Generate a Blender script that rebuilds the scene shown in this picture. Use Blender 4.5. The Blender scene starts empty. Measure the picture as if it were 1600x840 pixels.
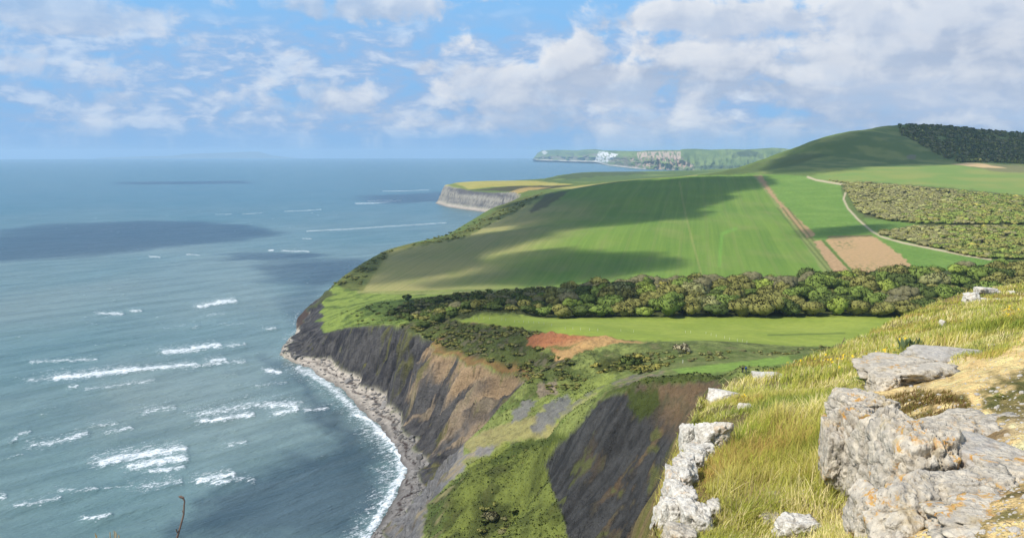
import bpy, math, random
import numpy as np

# ------------------------------------------------------------------ camera, sky, sun, exposure
SC = bpy.context.scene
COL = SC.collection
F, CX, CY, H = 1570.0, 800.0, 420.0, 150.0
PITCH = math.atan(183.0 / F)
SUN_EL = math.radians(47.0)
SUN_AZ = math.radians(238.0)                     # clockwise from +Y
SUNV = np.array([math.sin(SUN_AZ) * math.cos(SUN_EL), math.cos(SUN_AZ) * math.cos(SUN_EL), math.sin(SUN_EL)])
EXPOSURE = 0.25
SUN_STRENGTH = 4.3
SKY_STRENGTH = 0.10

cam_data = bpy.data.cameras.new("camera")
cam = bpy.data.objects.new("camera", cam_data)
COL.objects.link(cam)
cam.location = (0, 0, H)
cam.rotation_euler = (math.pi / 2 - PITCH, 0, 0)
cam_data.sensor_width = 36.0
cam_data.lens = 36.0 * F / 1600.0
cam_data.clip_start = 0.05
cam_data.clip_end = 200000.0
SC.camera = cam
SC.view_settings.view_transform = 'Standard'
SC.view_settings.look = 'None'
SC.view_settings.exposure = EXPOSURE
SC.view_settings.gamma = 1.0
SC.view_settings.use_curve_mapping = False
SC.cycles.use_denoising = True
SC.cycles.max_bounces = 6
SC.cycles.diffuse_bounces = 2
SC.cycles.glossy_bounces = 2
SC.cycles.transparent_max_bounces = 6
SC.cycles.volume_bounces = 1

sun_data = bpy.data.lights.new("sun", 'SUN')
sun_data.energy = SUN_STRENGTH
sun_data.angle = math.radians(0.53)
sun_data.color = (1.0, 0.95, 0.86)
sun = bpy.data.objects.new("sun", sun_data)
COL.objects.link(sun)
sun.location = (0, 0, 400)
sun.rotation_euler = (math.pi / 2 - SUN_EL, 0, math.pi - SUN_AZ)

def ray(px, py):
    x = (px - CX) / F
    v = (CY - py) / F
    cp, sp = math.cos(PITCH), math.sin(PITCH)
    return x, cp + v * sp, -sp + v * cp

def P(px, py, d):
    """point seen at a pixel, d metres ahead"""
    x, y, z = ray(px, py)
    k = d / y
    return np.array([x * k, d, H + z * k])

def PZ(px, py, z):
    x, y, dz = ray(px, py)
    k = (z - H) / dz
    return np.array([x * k, y * k, z])

def X(px, d, z):
    """point at the azimuth of a pixel column, distance d, height z"""
    cp, sp = math.cos(PITCH), math.sin(PITCH)
    depth = d * cp - (z - H) * sp
    return np.array([(px - CX) / F * depth, d, z])

def project(x, y, z):
    cp, sp = math.cos(PITCH), math.sin(PITCH)
    dz = z - H
    depth = y * cp - dz * sp
    up = y * sp + dz * cp
    return CX + F * x / depth, CY - F * up / depth

# ------------------------------------------------------------------ node helpers
class NT:
    def __init__(self, tree):
        self.t = tree; self.n = tree.nodes; self.l = tree.links
    def new(self, typ, **kw):
        nd = self.n.new(typ)
        for k, v in kw.items(): setattr(nd, k, v)
        return nd
    def set(self, sock, v):
        if hasattr(v, 'is_output'): self.l.new(v, sock)
        elif v is not None: sock.default_value = v
    def math(self, op, a, b=None, c=None, clamp=False):
        nd = self.new('ShaderNodeMath', operation=op, use_clamp=clamp)
        for i, v in enumerate((a, b, c)):
            if v is not None: self.set(nd.inputs[i], v)
        return nd.outputs[0]
    def mix(self, fac, a, b, blend='MIX'):
        nd = self.new('ShaderNodeMix', data_type='RGBA', blend_type=blend)
        self.set(nd.inputs[0], fac)
        self.set(nd.inputs[6], a if hasattr(a, 'is_output') else (*a[:3], 1))
        self.set(nd.inputs[7], b if hasattr(b, 'is_output') else (*b[:3], 1))
        return nd.outputs[2]
    def ramp(self, v, lo, hi, a=0.0, b=1.0, smooth=True):
        nd = self.new('ShaderNodeMapRange', interpolation_type='SMOOTHSTEP' if smooth else 'LINEAR')
        for i, q in enumerate((v, lo, hi, a, b)): self.set(nd.inputs[i], q)
        return nd.outputs[0]
    def noise(self, vec, scale, detail=4.0, rough=0.55, dist=0.0, dims='3D'):
        nd = self.new('ShaderNodeTexNoise', noise_dimensions=dims)
        self.set(nd.inputs['Vector'], vec)
        nd.inputs['Scale'].default_value = scale
        nd.inputs['Detail'].default_value = detail
        nd.inputs['Roughness'].default_value = rough
        nd.inputs['Distortion'].default_value = dist
        return nd.outputs[0]
    def vor(self, vec, scale, feature='F1', rnd=1.0):
        nd = self.new('ShaderNodeTexVoronoi', feature=feature)
        self.set(nd.inputs['Vector'], vec)
        nd.inputs['Scale'].default_value = scale
        nd.inputs['Randomness'].default_value = rnd
        return nd.outputs['Distance']
    def mapping(self, vec, loc=(0, 0, 0), rot=(0, 0, 0), scale=(1, 1, 1)):
        nd = self.new('ShaderNodeMapping')
        self.set(nd.inputs['Vector'], vec)
        nd.inputs['Location'].default_value = loc
        nd.inputs['Rotation'].default_value = rot
        nd.inputs['Scale'].default_value = scale
        return nd.outputs[0]
    def pos(self):
        return self.new('ShaderNodeNewGeometry').outputs['Position']
    def attr(self, name):
        nd = self.new('ShaderNodeAttribute', attribute_name=name)
        return nd.outputs['Color'], nd.outputs['Fac']
    def bump(self, h, strength, distance=1.0, normal=None):
        nd = self.new('ShaderNodeBump')
        nd.inputs['Strength'].default_value = strength
        nd.inputs['Distance'].default_value = distance
        self.set(nd.inputs['Height'], h)
        if normal is not None: self.set(nd.inputs['Normal'], normal)
        return nd.outputs[0]
    def xyz(self, vec):
        nd = self.new('ShaderNodeSeparateXYZ'); self.set(nd.inputs[0], vec)
        return nd.outputs
    def comb(self, x, y, z):
        nd = self.new('ShaderNodeCombineXYZ')
        for i, v in enumerate((x, y, z)): self.set(nd.inputs[i], v)
        return nd.outputs[0]

def material(name):
    m = bpy.data.materials.new(name); m.use_nodes = True
    m.node_tree.nodes.clear()
    nt = NT(m.node_tree)
    out = nt.new('ShaderNodeOutputMaterial')
    b = nt.new('ShaderNodeBsdfPrincipled')
    nt.l.new(b.outputs[0], out.inputs[0])
    b.inputs['Roughness'].default_value = 0.9
    b.inputs['Specular IOR Level'].default_value = 0.2
    return m, nt, b, out

# ------------------------------------------------------------------ sky: Nishita air with procedural cumulus
world = bpy.data.worlds.new("World")
SC.world = world
world.use_nodes = True
world.node_tree.nodes.clear()
w = NT(world.node_tree)
wout = w.new('ShaderNodeOutputWorld')
bg = w.new('ShaderNodeBackground')
bg.inputs[1].default_value = SKY_STRENGTH
w.l.new(bg.outputs[0], wout.inputs[0])
sky = w.new('ShaderNodeTexSky', sky_type='NISHITA')
sky.sun_disc = False
sky.sun_elevation = SUN_EL
sky.sun_rotation = SUN_AZ
sky.altitude = 150
sky.air_density = 1.0
sky.dust_density = 0.6
sky.ozone_density = 2.0
tc = w.new('ShaderNodeTexCoord')
D = tc.outputs['Generated']
dx, dy, dz = w.xyz(D)
zc = w.math('MAXIMUM', dz, 0.012)
w.l.new(w.comb(dx, dy, zc), sky.inputs[0])
hs = w.new('ShaderNodeHueSaturation')
hs.inputs['Hue'].default_value = SKY_HUE = 0.5
hs.inputs['Saturation'].default_value = 1.0
hs.inputs['Value'].default_value = 1.0
w.l.new(sky.outputs[0], hs.inputs['Color'])
# direction as (azimuth, elevation) angles
az = w.math('ARCTAN2', dx, dy)
el = w.math('ARCSINE', zc)
grad = w.mix(w.ramp(el, 0.0, .16), (2.05, 4.15, 7.2), (2.0, 4.5, 7.8))
grad = w.mix(w.ramp(el, .16, .9), grad, (1.0, 2.5, 5.6))
skycol = w.mix(.92, hs.outputs[0], grad)
def sky_at(px, py):
    x, y, z = ray(px, py)
    return math.atan2(x, y), math.atan2(z, math.hypot(x, y))
# cumulus sheets: (centre px, centre py, half width, half height, strength)
CLOUDS = [(110, 18, 150, 34, 1.0), (590, 8, 120, 30, .85), (790, 0, 60, 10, .6), (300, 62, 70, 20, .35), (60, 110, 150, 40, .55),
          (210, 122, 100, 28, .55), (400, 152, 160, 28, .5), (90, 165, 260, 34, .5), (560, 170, 200, 34, .62), (665, 108, 30, 14, .8),
          (760, 135, 100, 32, .85), (900, 95, 70, 36, 1.0), (1050, 90, 70, 40, 1.0), (820, 110, 50, 22, .8),
          (960, 130, 190, 42, 1.0), (1250, 115, 330, 60, 1.05), (1500, 140, 320, 60, 1.1), (1200, 22, 210, 34, 1.0), (1500, 30, 260, 60, 1.15),
          (1650, 100, 200, 120, 1.1), (900, 185, 300, 36, .7), (1250, 195, 380, 40, .8), (1560, 205, 160, 30, .75), (250, 200, 400, 30, .3), (1330, 140, 260, 30, 1.25), (890, 100, 46, 30, 1.15), (1060, 92, 50, 32, 1.15), (1010, 120, 60, 30, 1.0), (1540, 50, 160, 40, 1.2), (1150, 30, 140, 26, 1.1)]
cov = None; shade = None
for (px, py, hw, hh, s) in CLOUDS:
    a0, e0 = sky_at(px, py)
    a1 = w.math('MULTIPLY', w.math('SUBTRACT', az, a0), F / hw)
    e1 = w.math('MULTIPLY', w.math('SUBTRACT', el, e0), F / hh)
    r2 = w.math('MULTIPLY_ADD', a1, a1, w.math('MULTIPLY', e1, e1))
    v = w.math('MULTIPLY', w.math('MAXIMUM', w.math('SUBTRACT', 1.0, w.math('MULTIPLY', r2, 0.5)), 0.0), s)
    sh_ = w.math('MULTIPLY', v, e1)
    shade = sh_ if shade is None else w.math('ADD', shade, sh_)
    cov = v if cov is None else w.math('SMOOTH_MAX', cov, v, 0.25)
# away from the photographed part: scattered cover all round and overhead
el_hi = w.ramp(el, 0.16, 0.35)
cov = w.math('MAXIMUM', cov, w.math('MULTIPLY', el_hi, 0.5))
side = w.ramp(w.math('ABSOLUTE', az), 0.62, 0.9)
cov = w.math('MAXIMUM', cov, w.math('MULTIPLY', side, 0.6))
def cloud_noise(sa_, se_, ka, ke, det=8.0):
    p = w.comb(w.math('MULTIPLY_ADD', az, ka, sa_), w.math('MULTIPLY_ADD', el, ke, se_), w.math('MULTIPLY', dy, 0.6))
    return w.noise(p, 1.0, det, 0.56, 0.25)
n0 = cloud_noise(0.0, 0.0, 19.0, 25.0)
n_sun = cloud_noise(-0.30, 0.42, 19.0, 25.0)
dens = w.math('ADD', w.math('MULTIPLY', n0, 1.75), w.math('SUBTRACT', w.math('MULTIPLY', cov, 0.74), 1.13))
alpha = w.ramp(dens, 0.0, 0.30)
thick = w.ramp(dens, 0.12, 0.75)
light = w.ramp(w.math('ADD', w.math('SUBTRACT', n0, n_sun), w.math('MULTIPLY', shade, .14)), -0.12, 0.22)
soft = w.noise(w.comb(w.math('MULTIPLY', az, 6.0), w.math('MULTIPLY', el, 22.0), 3.0), 1.0, 4.0, 0.55)
grey = w.mix(w.ramp(soft, 0.3, 0.7), (3.5, 4.2, 5.5), (4.8, 5.4, 6.5))
white = (7.3, 7.4, 7.6)
lit = w.math('MULTIPLY', light, w.math('SUBTRACT', 1.0, w.math('MULTIPLY', thick, 0.50)))
ccol = w.mix(lit, grey, white)
# a low veil of distant cumulus all along the horizon, denser inland (to the right)
nv = cloud_noise(4.0, 2.0, 24.0, 58.0, 9.0)
band = w.math('MULTIPLY', w.ramp(el, 0.004, 0.030), w.math('SUBTRACT', 1.0, w.ramp(el, 0.095, 0.150)))
inland = w.ramp(az, -0.45, 0.16, 0.74, 0.98)
veil = w.math('MULTIPLY', w.math('MULTIPLY', w.ramp(nv, 0.30, 0.56), band), inland)
vcol = w.mix(w.ramp(nv, 0.46, 0.68), (3.1, 4.2, 6.2), (6.2, 6.7, 7.5))
base = w.mix(w.math('MULTIPLY', veil, .85), skycol, vcol)
# far cloud fades into the air near the horizon
fade = w.ramp(el, 0.0, 0.09)
alpha = w.math('MULTIPLY', alpha, w.math('MULTIPLY_ADD', fade, 0.55, 0.36))
alpha = w.math('MULTIPLY', alpha, w.ramp(az, -0.35, 0.05, 0.52, 1.0))
final = w.mix(alpha, base, ccol)
w.l.new(final, bg.inputs[0])
world.cycles.sampling_method = 'MANUAL'
world.cycles.sample_map_resolution = 512

# ------------------------------------------------------------------ numpy noise and geometry helpers
RNG = np.random.default_rng(7)
_perm = np.random.default_rng(3).permutation(256).astype(np.int32)
_perm = np.concatenate([_perm, _perm, _perm])
_g2 = np.stack([np.cos(np.arange(16) * math.pi / 8), np.sin(np.arange(16) * math.pi / 8)], 1).astype(np.float32)
_g3 = np.array([[1,1,0],[-1,1,0],[1,-1,0],[-1,-1,0],[1,0,1],[-1,0,1],[1,0,-1],[-1,0,-1],[0,1,1],[0,-1,1],[0,1,-1],[0,-1,-1],[1,1,0],[-1,1,0],[0,-1,1],[0,-1,-1]], np.float32)

def pn2(x, y, seed=0):
    x = np.asarray(x, np.float32) + seed * 17.31; y = np.asarray(y, np.float32) + seed * 9.17
    xi = np.floor(x).astype(np.int32); yi = np.floor(y).astype(np.int32)
    fx = x - xi; fy = y - yi
    u = fx * fx * fx * (fx * (fx * 6 - 15) + 10); v = fy * fy * fy * (fy * (fy * 6 - 15) + 10)
    xi &= 255; yi &= 255
    def g(ix, iy, ax, ay):
        h = _perm[_perm[ix] + iy] & 15
        return _g2[h, 0] * ax + _g2[h, 1] * ay
    a = g(xi, yi, fx, fy); b = g(xi + 1, yi, fx - 1, fy)
    c = g(xi, yi + 1, fx, fy - 1); d = g(xi + 1, yi + 1, fx - 1, fy - 1)
    r = a + u * (b - a); s = c + u * (d - c)
    return (r + v * (s - r)) * 1.4

def fbm2(x, y, octv=4, seed=0, gain=0.5, lac=2.03):
    t = 0; a = 1.0
    for i in range(octv):
        t = t + a * pn2(x, y, seed + i * 5); x = x * lac; y = y * lac; a *= gain
    return t

def pn3(p, seed=0):
    p = np.asarray(p, np.float32) + seed * np.array([13.7, 5.3, 9.1], np.float32)
    i = np.floor(p).astype(np.int32); f = p - i; i &= 255
    u = f * f * f * (f * (f * 6 - 15) + 10)
    def g(a, b, c):
        h = _perm[_perm[_perm[i[:, 0] + a] + i[:, 1] + b] + i[:, 2] + c] & 15
        q = _g3[h]
        return q[:, 0] * (f[:, 0] - a) + q[:, 1] * (f[:, 1] - b) + q[:, 2] * (f[:, 2] - c)
    l = lambda a, b, t: a + t * (b - a)
    return l(l(l(g(0,0,0), g(1,0,0), u[:,0]), l(g(0,1,0), g(1,1,0), u[:,0]), u[:,1]),
             l(l(g(0,0,1), g(1,0,1), u[:,0]), l(g(0,1,1), g(1,1,1), u[:,0]), u[:,1]), u[:,2])

def fbm3(p, octv=4, seed=0, gain=0.5):
    t = 0; a = 1.0
    for k in range(octv):
        t = t + a * pn3(p, seed + k); p = p * 2.03; a *= gain
    return t

def sstep(x, a, b):
    t = np.clip((x - a) / (b - a), 0, 1)
    return t * t * (3 - 2 * t)

def poly_dist(px, py, pts, want_s=False):
    """distance to a polyline (and arc length of the nearest point)"""
    best = np.full(px.shape, 1e18, np.float32); S = np.zeros(px.shape, np.float32); s0 = 0.0
    for k in range(len(pts) - 1):
        ax, ay = float(pts[k][0]), float(pts[k][1]); bx, by = float(pts[k + 1][0]), float(pts[k + 1][1])
        ex, ey = bx - ax, by - ay; L2 = ex * ex + ey * ey + 1e-9
        t = np.clip(((px - ax) * ex + (py - ay) * ey) / L2, 0, 1)
        d = (px - ax - t * ex) ** 2 + (py - ay - t * ey) ** 2
        m = d < best
        best = np.where(m, d, best)
        if want_s: S = np.where(m, s0 + t * math.sqrt(L2), S)
        s0 += math.sqrt(L2)
    best = np.sqrt(best)
    return (best, S) if want_s else best

def in_poly(px, py, pts):
    c = np.zeros(px.shape, bool); n = len(pts)
    for k in range(n):
        ax, ay = float(pts[k][0]), float(pts[k][1]); bx, by = float(pts[(k + 1) % n][0]), float(pts[(k + 1) % n][1])
        if ay == by: continue
        cond = (ay > py) != (by > py)
        c ^= cond & (px < (bx - ax) * (py - ay) / (by - ay) + ax)
    return c

def poly_mask(px, py, pts, soft=2.0):
    """1 inside, 0 outside, soft edge in the units of the points"""
    pts = [tuple(p) for p in pts]
    xs = [p[0] for p in pts]; ys = [p[1] for p in pts]; q = soft * 2 + 1
    out = np.zeros(px.shape, np.float32)
    m = (px > min(xs) - q) & (px < max(xs) + q) & (py > min(ys) - q) & (py < max(ys) + q)
    if not m.any(): return out
    a, b = px[m], py[m]
    d = poly_dist(a, b, pts + [pts[0]])
    out[m] = sstep(np.where(in_poly(a, b, pts), d, -d), -soft, soft)
    return out

def stroke(px, py, pts, wid, soft=1.0):
    xs = [p[0] for p in pts]; ys = [p[1] for p in pts]; q = wid + soft + 2
    out = np.zeros(px.shape, np.float32)
    m = (px > min(xs) - q) & (px < max(xs) + q) & (py > min(ys) - q) & (py < max(ys) + q)
    if not m.any(): return out
    out[m] = 1 - sstep(poly_dist(px[m], py[m], pts), wid - soft, wid + soft)
    return out

class TPS:
    def __init__(self, pts, smooth=0.0, scale=100.0):
        p = np.array(pts, np.float64); self.c = p[:, :2] / scale; self.scale = scale; n = len(p)
        K = self.k(self.c, self.c) + np.eye(n) * smooth
        Q = np.c_[np.ones(n), self.c]
        A = np.block([[K, Q], [Q.T, np.zeros((3, 3))]])
        self.w = np.linalg.solve(A, np.r_[p[:, 2], 0, 0, 0])
    @staticmethod
    def k(a, b):
        r2 = ((a[:, None, :] - b[None, :, :]) ** 2).sum(2)
        return r2 * np.log(r2 + 1e-12) * 0.5
    def __call__(self, x, y):
        sh = x.shape; q = np.c_[x.ravel(), y.ravel()] / self.scale; out = np.empty(len(q))
        for i in range(0, len(q), 20000):
            b = q[i:i + 20000]
            out[i:i + 20000] = self.k(b, self.c) @ self.w[:-3] + self.w[-3] + b @ self.w[-2:]
        return out.reshape(sh)

def upsample(c, ny, nx):
    gy = np.linspace(0, c.shape[0] - 1, ny); gx = np.linspace(0, c.shape[1] - 1, nx)
    iy = np.minimum(gy.astype(int), c.shape[0] - 2); ix = np.minimum(gx.astype(int), c.shape[1] - 2)
    fy = (gy - iy)[:, None]; fx = (gx - ix)[None, :]
    a = c[iy][:, ix]; b = c[iy][:, ix + 1]; d = c[iy + 1][:, ix]; e = c[iy + 1][:, ix + 1]
    return (a * (1 - fx) + b * fx) * (1 - fy) + (d * (1 - fx) + e * fx) * fy

# ------------------------------------------------------------------ mesh helpers
def mesh_np(name, co, faces, mats, attrs=None, normals=None, smooth=True, mat_idx=None):
    """mesh from numpy arrays; faces is (n,3) or (n,4)"""
    me = bpy.data.meshes.new(name)
    nf, k = faces.shape
    me.vertices.add(len(co)); me.vertices.foreach_set('co', np.ascontiguousarray(co, np.float32).ravel())
    me.loops.add(nf * k); me.loops.foreach_set('vertex_index', np.ascontiguousarray(faces, np.int32).ravel())
    me.polygons.add(nf); me.polygons.foreach_set('loop_start', np.arange(0, nf * k, k, dtype=np.int32))
    me.polygons.foreach_set('use_smooth', np.full(nf, smooth, bool))
    if mat_idx is not None: me.polygons.foreach_set('material_index', mat_idx.astype(np.int32))
    me.update(calc_edges=True)
    for nm, arr in (attrs or {}).items():
        if arr.ndim == 2:
            a = me.color_attributes.new(nm, 'FLOAT_COLOR', 'POINT')
            c4 = np.ones((len(co), 4), np.float32); c4[:, :3] = arr
            a.data.foreach_set('color', c4.ravel())
        else:
            a = me.attributes.new(nm, 'FLOAT', 'POINT'); a.data.foreach_set('value', arr.astype(np.float32))
    if normals is not None: me.normals_split_custom_set_from_vertices(normals.astype(np.float32))
    for m in (mats if isinstance(mats, (list, tuple)) else [mats]): me.materials.append(m)
    return me

def link(name, data, parent=None, label=None, cat=None, group=None, kind=None, loc=None, rz=None, scale=None):
    o = bpy.data.objects.new(name, data)
    COL.objects.link(o)
    if parent is not None: o.parent = parent
    if loc is not None: o.location = loc
    if rz is not None: o.rotation_euler = (0, 0, rz)
    if scale is not None: o.scale = scale
    return tag(o, label, cat, group, kind)

def tag(o, label=None, cat=None, group=None, kind=None):
    if label: o['label'] = label
    if cat: o['category'] = cat
    if group: o['group'] = group
    if kind: o['kind'] = kind
    return o

def grid_faces(ny, nx, keep=None):
    i = np.arange(ny * nx).reshape(ny, nx)
    f = np.stack([i[:-1, :-1], i[:-1, 1:], i[1:, 1:], i[1:, :-1]], -1).reshape(-1, 4)
    return f if keep is None else f[keep.ravel()]

def submesh(co, faces, extra):
    used = np.zeros(len(co), bool); used[faces.ravel()] = True
    idx = np.cumsum(used) - 1
    return co[used], idx[faces], {k: v[used] for k, v in extra.items()}
# ------------------------------------------------------------------ the coast: clifftop, cliff base and waterline in plan
def PL(lst, z=None):
    return [np.array([a[1], a[2], a[3]], float) if a[0] == 'w' else (P(*a) if z is None else PZ(a[0], a[1], z)) for a in lst]

TOP = PL([('w', -15, -60, 60), ('w', -20, 60, 70), ('w', -40, 180, 40), ('w', -42, 250, 38), (652, 838, 322), (668, 790, 342), (690, 752, 362), (722, 692, 386),
          (748, 672, 402), (772, 655, 418), (792, 630, 432), (806, 608, 442), (800, 588, 458), (764, 568, 474), (728, 556, 498), (700, 546, 522), (672, 532, 548),
          (650, 518, 575), (636, 509, 597), (622, 505, 616), (592, 506, 642), (560, 508, 668), (530, 513, 697), (505, 520, 724),
          (503, 500, 790), (507, 480, 850), (522, 444, 950), (560, 415, 1050), (600, 392, 1200), (650, 378, 1350),
          (700, 366, 1480), (740, 342, 1750), (790, 318, 2150), (815, 306, 2340), (803, 299, 2480), (770, 300, 2570), (735, 297, 2690),
          (706, 291, 2860), (696, 289, 3000), (716, 285, 3250), (745, 283, 3380), (800, 282, 3500), (850, 279, 3700), (872, 274, 4100), (920, 269, 4500),
          (1000, 268, 4900), (1150, 266, 5300)])
BASE = PL([('w', -70, -60, 3), ('w', -72, 60, 4), ('w', -70, 180, 4), ('w', -68, 270, 4), (606, 840, 374), (640, 795, 388), (652, 755, 415), (660, 730, 435),
           (655, 712, 452), (640, 680, 488), (622, 652, 522), (598, 628, 554), (575, 608, 590), (538, 583, 645), (500, 564, 706), (464, 559, 742), (441, 553, 760),
           (447, 541, 774), (462, 526, 800), (470, 516, 830), (474, 500, 868), (488, 476, 930)], 3.0)
FARB = []
tt = TOP[26:]
for k, p in enumerate(tt):
    a = tt[max(k - 1, 0)]; b = tt[min(k + 1, len(tt) - 1)]
    n = np.array([-(b[1] - a[1]), b[0] - a[0]]); n /= np.linalg.norm(n)
    wd = float(np.interp(k, [0, 7, 9, 11, 15, 19], [22, 30, 45, 60, 55, 60]))
    FARB.append(np.array([p[0] + n[0] * wd, p[1] + n[1] * wd, 1.0]))
# the headland seen across the bay: its base is visible
hb = PL([(762, 331, 2535), (730, 327, 2630), (703, 323, 2775), (684, 317, 2975)], 0.0) + PL([(700, 290, 3330)])
FARB = FARB[:6] + [P(815, 332, 2380), P(790, 333, 2450)] + hb + FARB[14:]
BASE = BASE + FARB
WATER = PL([('w', -90, -60, 0), ('w', -92, 60, 0), ('w', -92, 180, 0), (560, 865, 360), (580, 832, 381), (606, 790, 405), (628, 748, 430), (622, 715, 455), (606, 688, 474), (585, 665, 500),
            (560, 640, 525), (535, 612, 556), (508, 596, 590), (480, 578, 650), (455, 565, 715), (437, 554, 762), (443, 539, 782), (458, 529, 806), (463, 514, 836), (462, 500, 868),
            (478, 482, 925)], 0.0) + [np.array([p[0] - 6, p[1] - 3, 0]) for p in FARB]
LAND_TOP = [(p[0], p[1]) for p in TOP] + [(4000, 5600), (4000, -60)]
LAND_BASE = [(p[0], p[1]) for p in BASE] + [(4000, 5600), (4000, -60)]
LAND_WATER = [(p[0], p[1]) for p in WATER] + [(4000, 5600), (4000, -60)]

U = list(TOP)
for q in [  # meadow, shelf of the walkers, undercliff, slump: pixel and distance
    (720, 500, 560), (850, 497, 570), (1000, 495, 575), (1200, 494, 580), (1390, 492, 580), (1550, 490, 580), (1000, 520, 490), (1200, 525, 480),
    (1350, 530, 475), (1300, 545, 430), (850, 522, 480), (1100, 540, 420), (760, 512, 530), (1162, 581, 340), (1050, 585, 345), (1250, 567, 350), (1400, 545, 370),
    (900, 537, 455), (880, 562, 430), (960, 562, 420), (1000, 580, 375), (820, 600, 405), (900, 640, 350), (835, 650, 372), (950, 600, 370),
    (700, 522, 557), (720, 540, 522), (850, 570, 445), (870, 600, 400), (920, 645, 330), (870, 650, 352),
    (745, 690, 382), (800, 668, 375), (880, 684, 335), (790, 722, 335), (850, 760, 302), (725, 765, 325), (800, 820, 285), (700, 830, 310), (760, 700, 362), (830, 700, 345),
    (855, 718, 303), (880, 690, 301), (910, 655, 298), (940, 627, 294), (1000, 608, 284), (1060, 603, 276), (1110, 599, 270), (1200, 590, 265), (1350, 572, 260),
    (858, 745, 292), (880, 800, 266), (900, 842, 252), (1000, 600, 302), (1060, 596, 298), (1110, 592, 295), (1160, 588, 292), (1200, 584, 290), (1250, 577, 290), (1300, 571, 290), (1350, 564, 290), (1110, 586, 320), (1200, 576, 320), (1250, 571, 320), (1300, 562, 340), (1350, 554, 345), (1100, 562, 392), (1200, 560, 398), (1250, 555, 402), (1300, 549, 412), (1000, 590, 335),
    (1110, 622, 244), (1200, 622, 238), (1350, 622, 230), (1450, 570, 262),
    (960, 870, 242), (1050, 900, 230), (960, 700, 274), (1010, 720, 260), (1040, 680, 266), (930, 760, 268), (1000, 800, 248),
    # green slope at the valley mouth
    (560, 480, 770), (600, 470, 810), (640, 482, 735), (530, 492, 770), (640, 503, 662), (580, 502, 705), (700, 485, 700), (545, 462, 880),
    # fields
    (575, 452, 900), (700, 450, 880), (850, 447, 850), (1000, 437, 800), (1290, 428, 790), (1450, 424, 780),
    (1000, 363, 1100), (1000, 309, 1500), (1000, 282, 1900), (800, 380, 1130), (850, 330, 1500), (900, 294, 2050), (700, 395, 1120), (650, 420, 1010),
    (600, 440, 940), (1180, 272, 1900), (1200, 330, 1350), (1250, 380, 1000), (1080, 276, 1900), (1120, 320, 1450), (1100, 380, 1020),
    (1300, 280, 1750), (1330, 290, 1650), (1340, 330, 1300), (1440, 292, 1550), (1600, 302, 1450), (1600, 278, 1700), (1450, 345, 1150), (1600, 352, 1070),
    (1400, 382, 970), (1560, 405, 850), (1600, 409, 835), (1720, 402, 850),
    # the down
    (1180, 268, 2050), (1240, 240, 2250), (1270, 226, 2280), (1300, 216, 2310), (1340, 206, 2350), (1365, 204, 2400), (1400, 199, 2480), (1440, 197, 2560), (1520, 203, 2620), (1600, 208, 2620), (1750, 213, 2620),
    (1220, 262, 1980), (1270, 256, 2040), (1340, 252, 2090), (1400, 254, 2100), (1470, 254, 2060), (1530, 260, 1940), (1600, 264, 1920),
    (1350, 224, 2240), (1420, 236, 2180), (1460, 226, 2330), (1560, 232, 2330), (1650, 240, 2250),
    # beyond the crest
    (900, 288, 2450), (1000, 279.5, 2250), (1080, 275, 2200), (780, 283.5, 3150), (740, 287, 3030), (830, 287, 2800), (850, 284, 3000), (820, 293, 2650),
    (880, 281, 3500), (940, 268.5, 4400), (1080, 268, 4400), (1000, 274, 3800), (1100, 270.5, 3500)]:
    U.append(P(*q))
for q in [(700, 680, 44), (1000, 680, 53), (1300, 680, 58), (1550, 680, 66), (1000, 760, 46), (1300, 750, 51), (1300, 2900, 150), (1500, 3200, 175), (1150, 2500, 98),
          (1700, 3200, 170), (900, 3300, 52), (1080, 2800, 80), (1200, 4400, 90)]:
    U.append(X(*q))
for q in [(60, 120, 100), (22, 130, 80), (-30, 150, 45), (-42, 230, 37), (5, 185, 52), (100, 180, 98), (200, 200, 102), (100, 70, 120), (25, 70, 110), (-25, 70, 78), (300, 350, 95), (500, 560, 85), (40, 190, 70)]:
    U.append(np.array(q, float))
UP = TPS(U, smooth=2e-4)

PXA, PXB, PXS = 380.0, 1770.0, 1.7
cols = np.arange(PXA, PXB, PXS)
rows = np.concatenate([np.arange(62, 210, 2.2), np.arange(210, 780, 0.85), np.arange(780, 1000, 2.2), np.arange(1000, 2500, 5.0), np.arange(2500, 3100, 3.5), np.arange(3100, 5400, 16.0)])
NX, NY = len(cols), len(rows)
ratio = (cols - CX) / F / math.cos(PITCH)
GX = (ratio[None, :] * rows[:, None]); GY = np.repeat(rows[:, None], NX, 1)
ci = np.arange(0, NY, 5); ci = np.append(ci, NY - 1) if ci[-1] != NY - 1 else ci
cx_, cy_ = GX[ci][:, ::6], GY[ci][:, ::6]
if (NX - 1) % 6: cx_ = np.c_[cx_, GX[ci][:, -1]]; cy_ = np.c_[cy_, GY[ci][:, -1]]
cu = UP(cx_, cy_)
# back to the full grid: first along the rows, then along the columns
colidx = np.append(np.arange(0, NX, 6), NX - 1) if (NX - 1) % 6 else np.arange(0, NX, 6)
tmp = np.stack([np.interp(np.arange(NX), colidx, r) for r in cu])
iy = np.clip(np.searchsorted(ci, np.arange(NY), side='right') - 1, 0, len(ci) - 2)
fy = ((np.arange(NY) - ci[iy]) / (ci[iy + 1] - ci[iy]))[:, None]
ZU = tmp[iy] * (1 - fy) + tmp[iy + 1] * fy

def surf_noise(x, y):
    far = sstep(y, 1000, 2400)
    return far

gx = GX.astype(np.float32); gy = GY.astype(np.float32)
nearcliff = (1 - sstep(gy, 900, 1000))
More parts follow.
